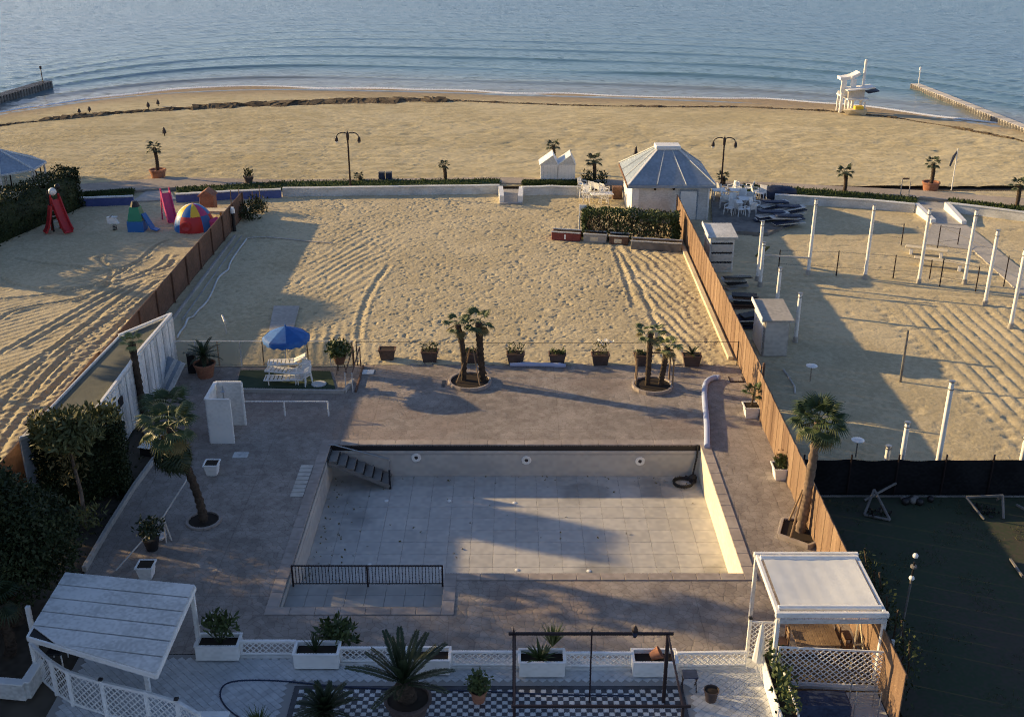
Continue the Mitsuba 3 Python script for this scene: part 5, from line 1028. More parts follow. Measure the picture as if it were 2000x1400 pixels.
def chair_mesh():
    r = []; r.append(box(.50, .48, .04, .012, (0, 0, .41))); r.append(rot(box(.50, .04, .48, .015, (0, .25, .43)), -.22, (1, 0, 0), (0, .25, .43)))
    for sx in (-1, 1):
        r.append(box(.06, .46, .035, .01, (sx * .27, .02, .62))); r.append(beam((sx * .29, -.26, 0), (sx * .26, -.2, .64), .05, .05, .006)); r.append(beam((sx * .29, .28, 0), (sx * .25, .22, .5), .05, .05, .006))
    return cat(*r)
CH = chair_mesh(); chp = mikit.ply(CH, 'm_white')
q = at2(594, 752); k = thing('plastic_chair', 'white plastic chair stack just right of the sun beds', 'chair')
for i in range(3): part(k, 'chair', chp, 'm_white', T_=TW((q[0], q[1], .06 + .11 * i), -.5 + .05 * i))
# pots by the glass screen
c = at2(402, 735); pot('palm_pot', c, .52, .72, 'wide terracotta pot before the left end of the glass screen'); k = thing('potted_palm', 'short stout palm with spreading fronds in the wide terracotta pot', 'palm tree'); part(k, 'trunk', lathe([(.14, 0), (.22, .1), (.2, .35), (.1, .5), (0, .52)], 12, (*c, .62)), 'm_trunk', 40); put_crown(k, np.array([*c, 1.05]), 'cycad', 26, 'm_frond_dark', -18, 75, 1.0, 41, .8)
one('loudspeaker', cat(box(.36, .36, 1.05, .02, (*at2(377, 727), 0)), ), 'm_dark', 'black upright box beside the wide terracotta pot', 'box')
c = at2(665, 728); k = thing('plant_stand', 'dark plant stand holding a green bush by the deck steps', 'plant stand'); part(k, 'pot', lathe([(0, .5), (.2, .5), (.36, .95), (.32, .95), (0, .85)], 14, (*c, 0)), 'm_brown', 30)
for a_ in (0, 2.1, 4.2): part(k, 'leg', tube([(c[0] + .3 * math.cos(a_), c[1] + .3 * math.sin(a_), 0), (c[0] + .16 * math.cos(a_), c[1] + .16 * math.sin(a_), .6)], .02, 5), 'm_iron')
k = thing('potted_bush', 'round green bush on the dark plant stand by the deck steps', 'bush'); part(k, 'leaves', mv(bush(650, (.62, .55, .42), .22, 45, .4), (*c, 1.25)), 'm_leaf')
k = thing('stair_rail', 'brown sloping handrail frame at the right end of the glass screen', 'handrail'); a, b = at2(692, 716), at2(676, 766)
for dx in (0, .32):
    part(k, 'rail', beam((a[0] + dx, a[1], 1.05), (b[0] + dx, b[1], .95), .05, .05, .006), 'm_brown'); part(k, 'post', box(.05, .05, 1.0, .006, (b[0] + dx, b[1], 0)), 'm_white_dull'); part(k, 'post', box(.05, .05, 1.05, .006, (a[0] + dx, a[1], 0)), 'm_brown')
part(k, 'base', beam((a[0] + .45, a[1], .05), (b[0] + .45, b[1], .05), .08, .12, .01), 'm_brown')
k = thing('tube_rail', 'low white tubular rail beside the shower cubicle', 'rail'); a, b = at2(478, 800), at2(642, 812); yr = at2(560, 812)[1]; za = .72
a, b = np.array([a[0], yr, za]), np.array([b[0], yr, za])
part(k, 'top_bar', tube([a, b], .03, 8), 'm_white', True)
for t in (0, .5, 1.0): p = a + (b - a) * t; part(k, 'post', lathe([(0, 0), (.035, 0), (.035, za), (0, za)], 8, (p[0], p[1], 0)), 'm_white', 40)
for x, y, m, lab in ((718, 727, 'm_white', 'white square drain lid on the far left of the sunny deck'), (470, 889, 'm_white_dull', 'pale square drain lid on the shaded deck below the shower cubicle')):
    c = at2(x, y); k = thing('drain_lid', lab, 'lid'); part(k, 'plate', box(.62, .5, .035, .01, (*c, 0)), m); part(k, 'grip', box(.1, .04, .012, .0, (c[0], c[1], .036)), 'm_steel')
c = at2(612, 942); one('pool_grating', cat(*[beam((XL - .95 - .02 * 0, YF - 4.15 + i * .32, .015), (XL - .45, YF - 4.15 + i * .32, .015), .28, .03, .004) for i in range(8)]), 'm_conc_light', 'long pale slotted grating beside the left pool edge', 'grating')
# ladder-like steps into the pool
k = thing('pool_stairs', 'dark metal stairs with a sloping rail in the far left corner of the pool', 'stairs'); ns = 7; sx0, sx1 = XL + .05, XL + 2.55; yA, yB = YF - .18, YF - 1.15
for i in range(ns):
    t = i / ns; x = sx0 + (sx1 - sx0) * (t + .5 / ns); z = -.08 + (PD + .25) * t
    part(k, 'tread', box((sx1 - sx0) / ns - .03, yA - yB, .05, .008, (x, (yA + yB) / 2, z - .12)), 'm_stone'); part(k, 'riser', box(.03, yA - yB, .16, 0, (x - (sx1 - sx0) / ns / 2, (yA + yB) / 2, z - .12)), 'm_dark')
for y in (yA, yB): part(k, 'stringer', beam((sx0, y, -.22), (sx1, y, PD - .02 + .15), .05, .16), 'm_stone'); 
for y in (yA - .02,): part(k, 'handrail', tube([(sx0 - .1, y, .12), (sx0 + .1, y, .12), (sx1 - .1, y, PD + .95), (sx1 - .05, y, PD + .85), (sx1 - .05, y, PD)], .03, 7), 'm_steel', True)
part(k, 'newel', box(.08, .08, .9, .01, (sx1 + .02, yB + .05, PD)), 'm_dark')
# iron railing of the shallow corner basin
k = thing('basin_railing', 'dark iron railing with many bars between the pool and its shallow basin', 'railing'); ya, zb, ht_ = YN - .12, KD, .86; xa, xb = XL + .12, XK - .08
part(k, 'top_rail', beam((xa, ya, zb + ht_), (xb, ya, zb + ht_), .05, .045, .006), 'm_iron'); part(k, 'bottom_rail', beam((xa, ya, zb + .13), (xb, ya, zb + .13), .04, .035, .006), 'm_iron')
nb_ = int((xb - xa) / .115); bp = mikit.ply(box(.022, .022, ht_ - .14, 0), 'm_iron')
for i in range(1, nb_): part(k, 'bar', bp, 'm_iron', T_=TW((xa + (xb - xa) * i / nb_, ya, zb + .14)))
for t in (0, .5, 1): part(k, 'post', box(.06, .06, ht_ + .02, .008, (xa + (xb - xa) * t, ya, zb)), 'm_iron')
# hoses and things at the pool's far right corner
P = np.array([at(*q, .12) for q in [(1405, 738), (1392, 738), (1380, 746), (1376, 762), (1377, 790), (1380, 820), (1381, 850), (1381, 872)]]); P = CubicSpline(np.arange(len(P)), P)(np.linspace(0, len(P) - 1, 50))
one('fat_hose', tube(P, .13, 10), 'm_hose', 'thick pale blue hose curving over the sunny deck to the pool corner', 'hose', smooth=True)
r = np.random.default_rng(5); th = np.linspace(0, 4.4 * math.pi, 80); c = (XR - .75, YF - .75)
P = np.vstack([[(XR - .12, YF - .1, .05), (XR - .14, YF - .16, -.5), (XR - .3, YF - .4, -1.2)], np.c_[c[0] + (.42 + .03 * np.sin(th * 1.7)) * np.cos(th) , c[1] + .40 * np.sin(th), PD + .04 + .012 * th]])
one('black_hose', tube(P, .04, 6), 'm_dark', 'coiled black hose hanging into the far right corner of the pool', 'hose', smooth=True); one('sump_pump', lathe([(0, 0), (.16, 0), (.18, .25), (.1, .34), (0, .36)], 12, (XR - .3, YF - .5, PD)), 'm_dark', 'small black pump in the far right corner of the pool', 'pump', smooth=40)
# row of planters along the far edge of the deck
RP = [(757, 701, .8, 0), (840, 705, .82, 2), (922, 707, .8, 1), (1007, 709, .85, 2), (1088, 710, .8, 1), (1172, 711, .85, 3), (1254, 712, .8, 1), (1350, 713, .88, 4)]
nm = ['first', 'second', 'third', 'fourth', 'fifth', 'sixth', 'seventh', 'eighth']
for i, (x, y, W, pl) in enumerate(RP):
    c = at2(x, y); k = thing('deck_planter', f'{nm[i]} brown tapered planter from the left along the far deck edge', 'planter', 'brown planters along the far deck edge'); H_ = .52
    q = [(-W / 2 + .09, -.2), (W / 2 - .09, -.2), (W / 2 - .09, .2), (-W / 2 + .09, .2)]; q2 = [(-W / 2, -.26), (W / 2, -.26), (W / 2, .26), (-W / 2, .26)]
    part(k, 'body', mv(hull([(*p, 0) for p in q] + [(*p, H_) for p in q2]), (*c, 0)), 'm_potbrown'); part(k, 'rim', mv(cat(box(W + .06, .07, .06, .01, (0, -.26, H_)), box(W + .06, .07, .06, .01, (0, .26, H_)), box(.07, .45, .06, .01, (-W / 2, 0, H_)), box(.07, .45, .06, .01, (W / 2, 0, H_))), (*c, 0)), 'm_brown'); part(k, 'soil', mv(box(W - .08, .44, .03, 0), (*c, H_ + .002)), 'm_earth')
    if pl: 
        kk_ = thing('planter_plant', {1: 'low green plants', 2: 'sparse leafy plant', 3: 'tall thin plant with pale flowers', 4: 'dark cycad like plant'}[pl] + f' in the {nm[i]} brown planter', 'plant')
        if pl == 4: put_crown(kk_, np.array([*c, H_ + .05]), 'cycad', 16, 'm_frond_dark', 5, 70, .55, 60)
        else:
            r = np.random.default_rng(100 + i); part(kk_, 'leaves', mv(leaf_cloud(np.c_[r.uniform(-.38, .38, 90), r.uniform(-.18, .18, 90), r.uniform(.0, {1: .15, 2: .45, 3: .6}[pl], 90)], .17, r, .8, .4), (*c, H_ + .03)), 'm_leaf' if pl < 3 else 'm_leaf_olive')
            if pl > 1: part(kk_, 'stems', mv(spiky(9, .6, i, .015, (60, 88)), (*c, H_)), 'm_trunk')
            if pl == 3: part(kk_, 'flowers', mv(leaf_cloud(np.c_[r.uniform(-.1, .6, 26), r.uniform(-.1, .1, 26), r.uniform(.62, .75, 26)], .12, r, .3, .8), (*c, H_)), 'm_white')
a, b = at2(996, 716), at2(1105, 717); one('rolled_sheet', tube([(a[0], a[1], .09), (a[0] + .9, a[1] + .03, .11), ((a[0] + b[0]) / 2, a[1] + .03, .09), (b[0] - .3, b[1] + .02, .1), (b[0], b[1], .08)], [.10, .13, .10, .13, .09], 9), 'm_hose', 'rolled blue white sheet lying before the far planters', 'sheet', smooth=True)
f = at2(866, 752); one('floor_mat', box(.16, .75, .03, .0, (f[0], f[1] + .15, .002)), 'm_dark', 'narrow dark strip on the deck left of the middle palms', 'strip')
# thin cable across the far end of the deck
k = thing('cable_fence', 'thin dark cable strung on slim posts along the far edge of the deck', 'cable'); yc = YG + .15; za = tall(1000, 708, 662)
xa, xb = at2(700, 708)[0], fence_x(yc) - .1
tx = np.linspace(xa, xb, 30); part(k, 'cable', tube(np.c_[tx, 0 * tx + yc, za - .06 * np.sin((tx - xa) / (xb - xa) * math.pi)], .014, 5), 'm_iron')
for x in (xa, xb): part(k, 'post', box(.045, .045, za + .03, .005, (x, yc, 0)), 'm_iron')
# planters by the board fence
for x, y, lab, pl in ((1466, 812, 'white square planter by the fence with a small tree, farther one', 0), (1524, 932, 'white square planter by the fence with orange flowers, nearer one', 1)):
    c = at2(x, y); k = thing('square_planter', lab, 'planter', 'white square planters by the fence'); part(k, 'body', hull([(c[0] + sx * w_, c[1] + sy * w_, z) for sx in (-1, 1) for sy in (-1, 1) for w_, z in ((.25, 0), (.33, .5))]), 'm_white'); part(k, 'rim', mv(cat(box(.76, .07, .05, .01, (0, -.345, .5)), box(.76, .07, .05, .01, (0, .345, .5)), box(.07, .62, .05, .01, (-.345, 0, .5)), box(.07, .62, .05, .01, (.345, 0, .5))), (*c, 0)), 'm_white'); part(k, 'soil', box(.6, .6, .03, 0, (*c, .49)), 'm_earth')
    kk_ = thing('planter_plant', ('small tree with thin stem in the farther white square planter', 'green plant with orange flowers in the nearer white square planter')[pl], 'plant')
    if pl == 0: part(kk_, 'stem', tube([(*c, .5), (c[0] + .05, c[1], 1.15)], [.05, .03], 6), 'm_trunk'); put_crown(kk_, np.array([c[0] + .05, c[1], 1.15]), 'fan', 11, 'm_frond', -10, 75, .55, 71, parts=False)
    else: part(kk_, 'leaves', mv(bush(260, (.3, .3, .25), .18, 72, .4), (*c, .72)), 'm_leaf'); part(kk_, 'flowers', mv(leaf_cloud(np.random.default_rng(4).normal(0, .12, (24, 3)) + [-.1, 0, .35], .09, np.random.default_rng(5), .3, .8), (*c, .72)), 'm_board_c')
c = at2(1440, 746); one('iron_grate', cat(box(.7, .06, .05, 0, (c[0], c[1], .0)), box(.06, .5, .05, 0, (c[0] - .32, c[1] + .29, 0)), box(.06, .5, .05, 0, (c[0] + .32, c[1] + .29, 0))), 'm_iron', 'flat iron bracket lying on the deck by the fence', 'bracket')
# pots, rope and bench on the shaded left of the deck
for x, y, lab, m in ((416, 926, 'small white square planter in the middle of the shaded deck', 'm_white'), (288, 1127, 'white square planter just behind the plank roofed pergola', 'm_white')):
    c = at2(x, y); k = thing('square_planter', lab, 'planter'); part(k, 'body', hull([(c[0] + sx * w_, c[1] + sy * w_, z) for sx in (-1, 1) for sy in (-1, 1) for w_, z in ((.2, .04), (.27, .5))]), m); part(k, 'rim', mv(cat(box(.62, .06, .05, .01, (0, -.28, .5)), box(.62, .06, .05, .01, (0, .28, .5)), box(.06, .5, .05, .01, (-.28, 0, .5)), box(.06, .5, .05, .01, (.28, 0, .5))), (*c, 0)), m); part(k, 'soil', box(.5, .5, .03, 0, (*c, .485)), 'm_earth'); part(k, 'foot', box(.3, .3, .045, 0, (*c, 0)), m)
f = at2(298, 1072); k = thing('shrub_pot', 'dark pot with a drooping dark shrub behind the white square planter', 'pot'); part(k, 'bowl', lathe([(0, 0), (.2, 0), (.3, .45), (.26, .45), (0, .4)], 14, (*f, 0)), 'm_dark', 30); part(k, 'shrub', mv(bush(380, (.5, .45, .45), .2, 81, .35), (*f, .85)), 'm_frond_dark')
k = thing('rope_barrier', 'pale sloping pole barrier on slim posts beside the leaning palm', 'barrier'); a, b, c = at(372, 925, 1.0), at(318, 1010, .95), at(226, 1114, .25)
part(k, 'pole', tube([a, b], .03, 6), 'm_conc_light'); part(k, 'pole', tube([b, c], .028, 6), 'm_conc_light')
for p in ((325, 1060), (335, 1055)): q = at2(*p); part(k, 'post', tube([(*q, 0), (b[0] + .02, b[1], .95)], .028, 6), 'm_conc_light')
k = thing('white_dog_bowl', 'small white bowl on the deck beside the pole barrier', 'bowl'); q = at2(312, 1052); part(k, 'dish', lathe([(0, 0), (.16, 0), (.26, .14), (.22, .14), (.14, .04), (0, .04)], 16, (*q, 0)), 'm_white', 35)
k = thing('low_bench', 'pale slatted low bench between the clipped hedge and the leaning palm', 'bench'); q = at2(298, 880)
for i in range(4): part(k, 'slat', place(box(.11, 1.25, .04, .006, ((i - 1.5) * .14, 0, .42)), (*q, 0), -.25), 'm_white')
for sy in (-.5, .5): part(k, 'leg', place(box(.5, .06, .42, .006, (0, sy, 0)), (*q, 0), -.25), 'm_dark')
k = thing('deck_lounger', 'blue grey folded deck loungers leaning on the shed wall', 'lounger')
q = at2(340, 752)
for i in range(4): part(k, 'frame', place(rot(box(.5, 1.5, .05, .01), .9, (1, 0, 0)), (q[0] - .45 + .22 * i, q[1] + .3 - .18 * i, .55), -.7), 'm_white_dull' if i % 2 else 'm_roofgrey')
# white rope on the sand, lantern stick
P = np.array([at(*q, .07) for q in [(482, 466), (470, 482), (452, 512), (440, 528), (430, 540), (418, 560), (402, 588), (388, 606), (376, 618), (366, 622), (362, 634), (352, 645), (346, 660)]]); P[1:-1, :2] += np.random.default_rng(2).normal(0, .08, (len(P) - 2, 2)); P = CubicSpline(np.arange(len(P)), P)(np.linspace(0, len(P) - 1, 90))
one('ground_rope', tube(P, .06, 6), 'm_white_dull', 'white rope lying on the shaded sand along the left side', 'rope', smooth=True)
P = np.array([at(*q, .06) for q in [(484, 465), (530, 464), (580, 469), (650, 475)]]); one('ground_rope', tube(CubicSpline(np.arange(4), P)(np.linspace(0, 3, 30)), .045, 6), 'm_conc_light', 'pale rope crossing the sand from the shade into the sun', 'rope', smooth=True)
f = at2(442, 652); k = thing('sand_shower', 'slim pale beach shower post with a bent head in the shaded sand', 'shower'); h = tall(442, 652, 628); part(k, 'post', tube([(*f, 0), (f[0] - .02, f[1], h)], .03, 6), 'm_conc_light'); part(k, 'head', tube([(f[0] - .02, f[1], h), (f[0] - .2, f[1] + .3, h + .25)], [.06, .05], 6), 'm_white')
# ------------------------------------------------------------------ street lamps on the promenade
for i, (x, y, top) in enumerate(((685, 372, 258), (1408, 368, 268))):
    f = at2(x, y); h = tall(x, y, top); k = thing('street_lamp', ('dark double armed street lamp at the long white wall, left one', 'dark double armed street lamp between the kiosk and the white chairs, right one')[i], 'street lamp')
    part(k, 'pole', lathe([(0, 0), (.14, 0), (.13, .35), (.075, .5), (.06, h), (0, h)], 10, (*f, 0)), 'm_iron', 40); part(k, 'finial', lathe([(0, h - .7), (.10, h - .6), (.12, h - .2), (.04, h), (0, h + .15)], 8, (*f, 0)), 'm_iron', 40)
    for sx in (-1, 1):
        an = np.linspace(0, math.pi, 9); part(k, 'arm', tube([(f[0] + sx * (.42 - .42 * math.cos(a)), f[1], h - .25 + .28 * math.sin(a) - .15 * a / math.pi) for a in an], .04, 6), 'm_iron')
        part(k, 'lamp_shade', lathe([(.14, -.30), (.12, -.05), (.05, .06), (0, .08)], 10, (f[0] + sx * .86, f[1], h - .42)), 'm_iron', 40); part(k, 'globe', mv(trimesh.creation.icosphere(2, .13), (f[0] + sx * .86, f[1], h - .72)), 'm_bulb' if sx < 0 else 'm_stone', True)
# bins, potted plant, folded beach parasols
for i, (x, y) in enumerate(((746, 356), (760, 356))):
    f = at2(x, y); k = thing('litter_bin', ('dark litter bin behind the white wall, left of two', 'dark litter bin behind the white wall, right of two')[i], 'litter bin'); part(k, 'body', box(.48, .48, .75, .04, (*f, .0)), 'm_navy'); part(k, 'lid', box(.5, .5, .10, .04, (*f, .755)), 'm_stone')
f = at2(487, 362); k = thing('shrub_pot', 'round pot with a small dark shrub on the promenade above the blue wall', 'pot'); part(k, 'bowl', lathe([(0, 0), (.25, 0), (.4, .5), (.34, .5), (0, .45)], 14, (*f, .2)), 'm_potbrown', 35); part(k, 'shrub', mv(bush(120, (.4, .4, .35), .25, 14, .4), (*f, .95)), 'm_leaf_dark')
FP = [(322, 268, 250), (155, 222, 210), (175, 218, 206), (290, 212, 198), (309, 206, 193), (2, 318, 303)]
fl_ = ['the one standing alone nearest the potted palm', 'first from the left at the seaweed line', 'second from the left at the seaweed line', 'third from the left at the seaweed line', 'fourth from the left at the seaweed line', 'at the left edge of the photo']
for i, (x, y, top) in enumerate(FP):
    f = at2(x, y); h = tall(x, y, top) ; z = float(beach_z(f[0], f[1])); k = thing('closed_parasol', 'small dark closed beach parasol, ' + fl_[i], 'parasol', 'closed beach parasols on the sand'); part(k, 'canopy', lathe([(0, z + h * .28), (.2, z + h * .3), (.17, z + h * .6), (.05, z + h * .95), (0, z + h)], 8, (*f, 0)), 'm_iron', 40); part(k, 'pole', lathe([(0, z - .1), (.05, z - .1), (.05, z + h * .3), (0, z + h * .3)], 6, (*f, 0)), 'm_iron')
for x, y, top, lab in ((1239, 360, 285, 'dark closed parasol rising left behind the kiosk roof'), (1325, 360, 288, 'dark closed parasol rising right behind the kiosk roof')):
    f = at2(x, y); h = tall(x, y, top) ; k = thing('closed_parasol', lab, 'parasol'); part(k, 'canopy', lathe([(0, h * .35), (.3, h * .38), (.26, h * .65), (.07, h * .96), (0, h)], 9, (*f, 0)), 'm_iron', 40); part(k, 'pole', lathe([(0, 0), (.05, 0), (.05, h * .4), (0, h * .4)], 6, (*f, 0)), 'm_white')
# lifeguard towers at the shore
f = at2(1652, 216); z0 = float(beach_z(f[0], f[1])); h = tall(1652, 216, 150); k = thing('lifeguard_chair', 'tall white lifeguard chair with curved roof by the water', 'lifeguard chair'); s = h / 4.0
for sx in (-.6, .6): part(k, 'leg', box(.26, .25, h * .62, .03, (f[0] + sx, f[1], z0 - .1)), 'm_white'); part(k, 'back_leg', box(.22, .2, h * .62, .03, (f[0] + sx, f[1] + 1.2, z0 - .1)), 'm_white')
part(k, 'cabin_wall', cat(box(.55, .2, h * .5, .03, (f[0] - .5, f[1] + .1, h * .42)), box(.55, .2, h * .5, .03, (f[0] + .5, f[1] + .1, h * .42)), box(.8, .18, h * .24, .03, (f[0], f[1] + .1, h * .44))), 'm_white'); part(k, 'platform', box(1.5, 1.5, .15, .03, (f[0], f[1] + .85, h * .40)), 'm_white')
an = np.linspace(0, 1, 7); part(k, 'roof', cat(*[beam((f[0] - .9 + 2.0 * a, f[1] + .7, h * .93 + .55 * a ** 2.5), (f[0] - .9 + 2.0 * b, f[1] + .7, h * .93 + .55 * b ** 2.5), 1.4, .30) for a, b in zip(an[:-1], an[1:])]), 'm_white')
f = at2(1672, 218); h = tall(1672, 218, 165); k = thing('lifeguard_cabin', 'grey and white lifeguard platform on stilts right of the tall white chair', 'lifeguard cabin')
for sx in (-.8, .8):
    for sy in (0, 1.3): part(k, 'leg', box(.2, .2, h * .5, .02, (f[0] + sx, f[1] + sy, z0 - .2)), 'm_white')
part(k, 'floor', box(2.2, 1.8, .16, .03, (f[0], f[1] + .6, h * .42)), 'm_white'); part(k, 'cabin_wall', box(1.7, 1.3, h * .30, .03, (f[0] - .15, f[1] + .7, h * .42 + .16)), 'm_conc_light'); part(k, 'roof', rot(box(2.9, 1.9, .14, .03, (f[0] + .2, f[1] + .6, h * .80)), -.12, (0, 1, 0), (f[0], f[1], h * .8)), 'm_white'); part(k, 'awning', quad_slab((f[0] + 1.0, f[1] - .2, h * .7), (f[0] + 2.1, f[1] - .2, h * .78), (f[0] + 2.1, f[1] + 1.2, h * .78), (f[0] + 1.0, f[1] + 1.2, h * .7), .1), 'm_navy')
part(k, 'backrest', box(.3, .2, 1.1, .04, (f[0] - .6, f[1] + .5, h * .88)), 'm_white')
f2 = at2(1680, 214); h2 = tall(1680, 214, 112); part(k, 'flag_mast', lathe([(0, 0), (.17, 0), (.14, h2), (0, h2)], 8, (f2[0], f2[1], z0)), 'm_white')
f = at2(1670, 221); k = thing('rescue_boat', 'small orange yellow rescue boat under the lifeguard platform', 'boat')
part(k, 'hull', hull([(f[0] - 1.3, f[1], z0 + .5), (f[0] + 1.1, f[1] - .5, z0 + .62), (f[0] + 1.1, f[1] + .5, z0 + .62), (f[0] - .6, f[1] - .55, z0 + .6), (f[0] - .6, f[1] + .55, z0 + .6), (f[0] - .8, f[1], z0 - .05), (f[0] + 1.0, f[1] - .3, z0 - .05), (f[0] + 1.0, f[1] + .3, z0 - .05)]), 'm_cream'); part(k, 'seat', box(.9, .7, .35, .05, (f[0] + .3, f[1], z0 + .6)), 'm_yellow')
# kiosk terrace: dark decking, white chairs and tables, covered loungers
tp_ = Polygon([at2(1388, 384), at2(1500, 394), at2(1566, 432), at2(1500, 462), at2(1392, 456)]); struct('decking', prism(tp_, -.1, .26), 'm_stone', label='dark raised decking with white furniture right of the kiosk')
CP = [(1393, 386, .4), (1409, 389, 2.2), (1429, 387, -1), (1446, 388, .8), (1460, 386, -2), (1416, 402, 1.2), (1447, 404, -.4), (1465, 405, 2.8), (1414, 412, 3.0), (1433, 412, .2), (1424, 426, -.7), (1444, 428, 1.9), (1463, 428, -2.6), (1473, 420, .9), (1475, 393, 1.6), (1485, 396, -.6)]
ordn = ['first', 'second', 'third', 'fourth', 'fifth', 'sixth', 'seventh']
rows_ = [('back', 384, 398), ('second', 398, 407), ('third', 407, 416), ('front', 416, 440)]
for i, (x, y, a) in enumerate(CP):
    rn, r0_, r1_ = next(q for q in rows_ if q[1] <= y < q[2]); kx = sorted(c[0] for c in CP if r0_ <= c[1] < r1_).index(x)
    k = thing('plastic_chair', f'white plastic chair on the decking by the kiosk, {rn} row, {ordn[kx]} from the left', 'chair', 'white chairs on the decking'); E(k, chp, 'm_white', T_=TW((*at2(x, y), .26), a, 1.12))
for i, (x, y) in enumerate(((1436, 396), (1454, 414), (1402, 396), (1435, 420))):
    k = thing('plastic_table', 'white square plastic table on the decking, ' + ('behind the others in the middle', 'rightmost of the four', 'nearest the kiosk wall', 'nearest the pool side')[i], 'table', 'white tables on the decking'); c = at2(x, y); part(k, 'top', box(.95, .95, .05, .015, (*c, .96)), 'm_white')
    for sx in (-.38, .38):
        for sy in (-.38, .38): part(k, 'leg', box(.07, .07, .70, .01, (c[0] + sx, c[1] + sy, .26)), 'm_white')
r = np.random.default_rng(77)
for i, (x, y, a, lab) in enumerate(((1512, 418, .35, 'stack of folded blue loungers on the decking, farthest one'), (1540, 427, .30, 'stack of folded blue loungers on the decking, right end'), (1505, 438, .25, 'stack of folded blue loungers on the decking, left end'), (1536, 446, .30, 'stack of folded blue loungers on the decking, nearest one'))):
    c = at2(x, y); k = thing('lounger_stack', lab, 'lounger stack', 'blue lounger stacks')
    for j in range(4): part(k, 'frame', place(rot(box(2.3, .62, .08, .02), r.uniform(-.12, .12), (0, 1, 0)), (c[0] + r.uniform(-.15, .15), c[1] + r.uniform(-.1, .1), .18 + .17 * j), a + r.uniform(-.12, .12)), 'm_white_dull' if j % 2 else 'm_navy')
    part(k, 'fabric', place(rot(box(2.0, .66, .1, .04), .1, (0, 1, 0)), (*c, .86), a), 'm_navy')
f = at2(1518, 390); k = thing('covered_heap', 'dark blue tarpaulin heap at the left end of the far white wall', 'heap'); m = trimesh.creation.icosphere(3, 1); m.vertices = np.array(m.vertices) * [1.5, .7, .75] * (.8 + .4 * meshkit.fbm(np.array(m.vertices) * 1.7, 3, 3))[:, None]; part(k, 'tarpaulin', mv(m, (*f, .35)), 'm_navy', True)
# white furniture heap left of the kiosk
f = at2(1160, 394); k = thing('chair_heap', 'heap of stacked white chairs between the beach huts and the kiosk', 'chair heap'); r = np.random.default_rng(12)
for i in range(11): part(k, 'chair', chp, 'm_white', T_=TW((f[0] + r.uniform(-.95, .95), f[1] + r.uniform(-.6, .9), [0, .35, .7][i % 3]), r.uniform(-3, 3), 1.0))
part(k, 'table_top', place(box(1.7, .9, .06, .02), (f[0] + .5, f[1] - .6, .75), .15), 'm_white')
f = at2(1205, 388); one('brown_bin', box(.7, .6, .95, .04, (*f, 0)), 'm_brown', 'brown box beside the left wall of the kiosk', 'box')
for x, y in ((1148, 362), (1176, 364)): f = at2(x, y); k = thing('low_shrub', {1148: 'small dark shrub left of the palm by the kiosk', 1176: 'small dark shrub right of the palm by the kiosk'}[x], 'shrub'); part(k, 'leaves', mv(bush(160, (.55, .5, .6), .3, x, .3), (*f, .6)), 'm_leaf_dark')
# ------------------------------------------------------------------ ball courts on the right
VP = [(1578, 537, 390, 'far row, first tall white post from the left'), (1689, 545, 401, 'far row, second tall white post from the left'), (1794, 554, 409, 'far row, third tall white post from the left'), (1883, 555, 411, 'far row, fourth tall white post from the left'), (1923, 597, 451, 'right row, tall white post behind the one at the right edge'), (1973, 642, 489, 'right row, tall white post nearest the right edge'),
      (1479, 549, 433, 'tall white post beside the small pale cabin'), (1484, 560, 474, 'shorter white post close beside the tall one by the pale cabin'), (1516, 606, 524, 'white post just behind the grey cabin'), (1553, 668, 574, 'white post right of the grey cabin'), (1825, 944, 746, 'tallest near white post standing at the black screen'), (1755, 938, 826, 'shorter near white post left of the tallest one at the black screen'), (1727, 930, 872, 'short white stub left of the two posts at the black screen'), (1986, 946, 852, 'white post at the right edge by the black screen')]
for x, y, top, lab in VP:
    f = at2(x, y); h = tall(x, y, top); k = thing('court_post', 'white court pole: ' + lab, 'post', 'white posts of the ball courts')
    part(k, 'pole', lathe([(0, 0), (.11, 0), (.10, h), (0, h)], 9, (*f, 0)), 'm_white', 40); part(k, 'base_sleeve', lathe([(.10, 0), (.15, 0), (.14, .28), (.112, .33)], 9, (*f, 0)), 'm_conc', 40); part(k, 'cap', lathe([(.10, h - .02), (.125, h), (.125, h + .05), (0, h + .07)], 9, (*f, 0)), 'm_steel', 40)
    part(k, 'hook_ring', lathe([(.10, h * .93), (.125, h * .93), (.125, h * .93 + .04), (.10, h * .93 + .04)], 9, (*f, 0)), 'm_stone', 40)
TP = [(1633, 540, 490), (1744, 545, 498), (1815, 545, 520), (1835, 560, 505), (1905, 570, 520), (1758, 746, 645), (1830, 490, 440), (1870, 480, 450), (1700, 470, 432), (1760, 480, 437), (1520, 530, 488), (1960, 560, 500)]
fk2 = thing('wire_fence', 'thin wire fence on slim dark posts round the far ball court', 'fence')
prev = []
for i, (x, y, top) in enumerate(TP):
    f = at2(x, y); h = max(1.2, tall(x, y, top))
    if i == 5: one('net_post', lathe([(0, 0), (.07, 0), (.06, h), (0, h)], 8, (*f, 0)), 'm_stone', 'dark grey net post at the edge of the furrowed court', 'post'); continue
    part(fk2, 'post', lathe([(0, 0), (.04, 0), (.035, h), (0, h)], 6, (*f, 0)), 'm_iron'); prev.append((f, h))
for a, b in ((0, 1), (1, 2), (9, 0), (7, 8), (5, 6), (3, 4), (10, 5)):
    if a < len(prev) and b < len(prev):
        for t in (.35, .95): part(fk2, 'wire', tube([v3(prev[a][0], prev[a][1] * t), v3(prev[b][0], prev[b][1] * t)], .012, 4), 'm_stone')
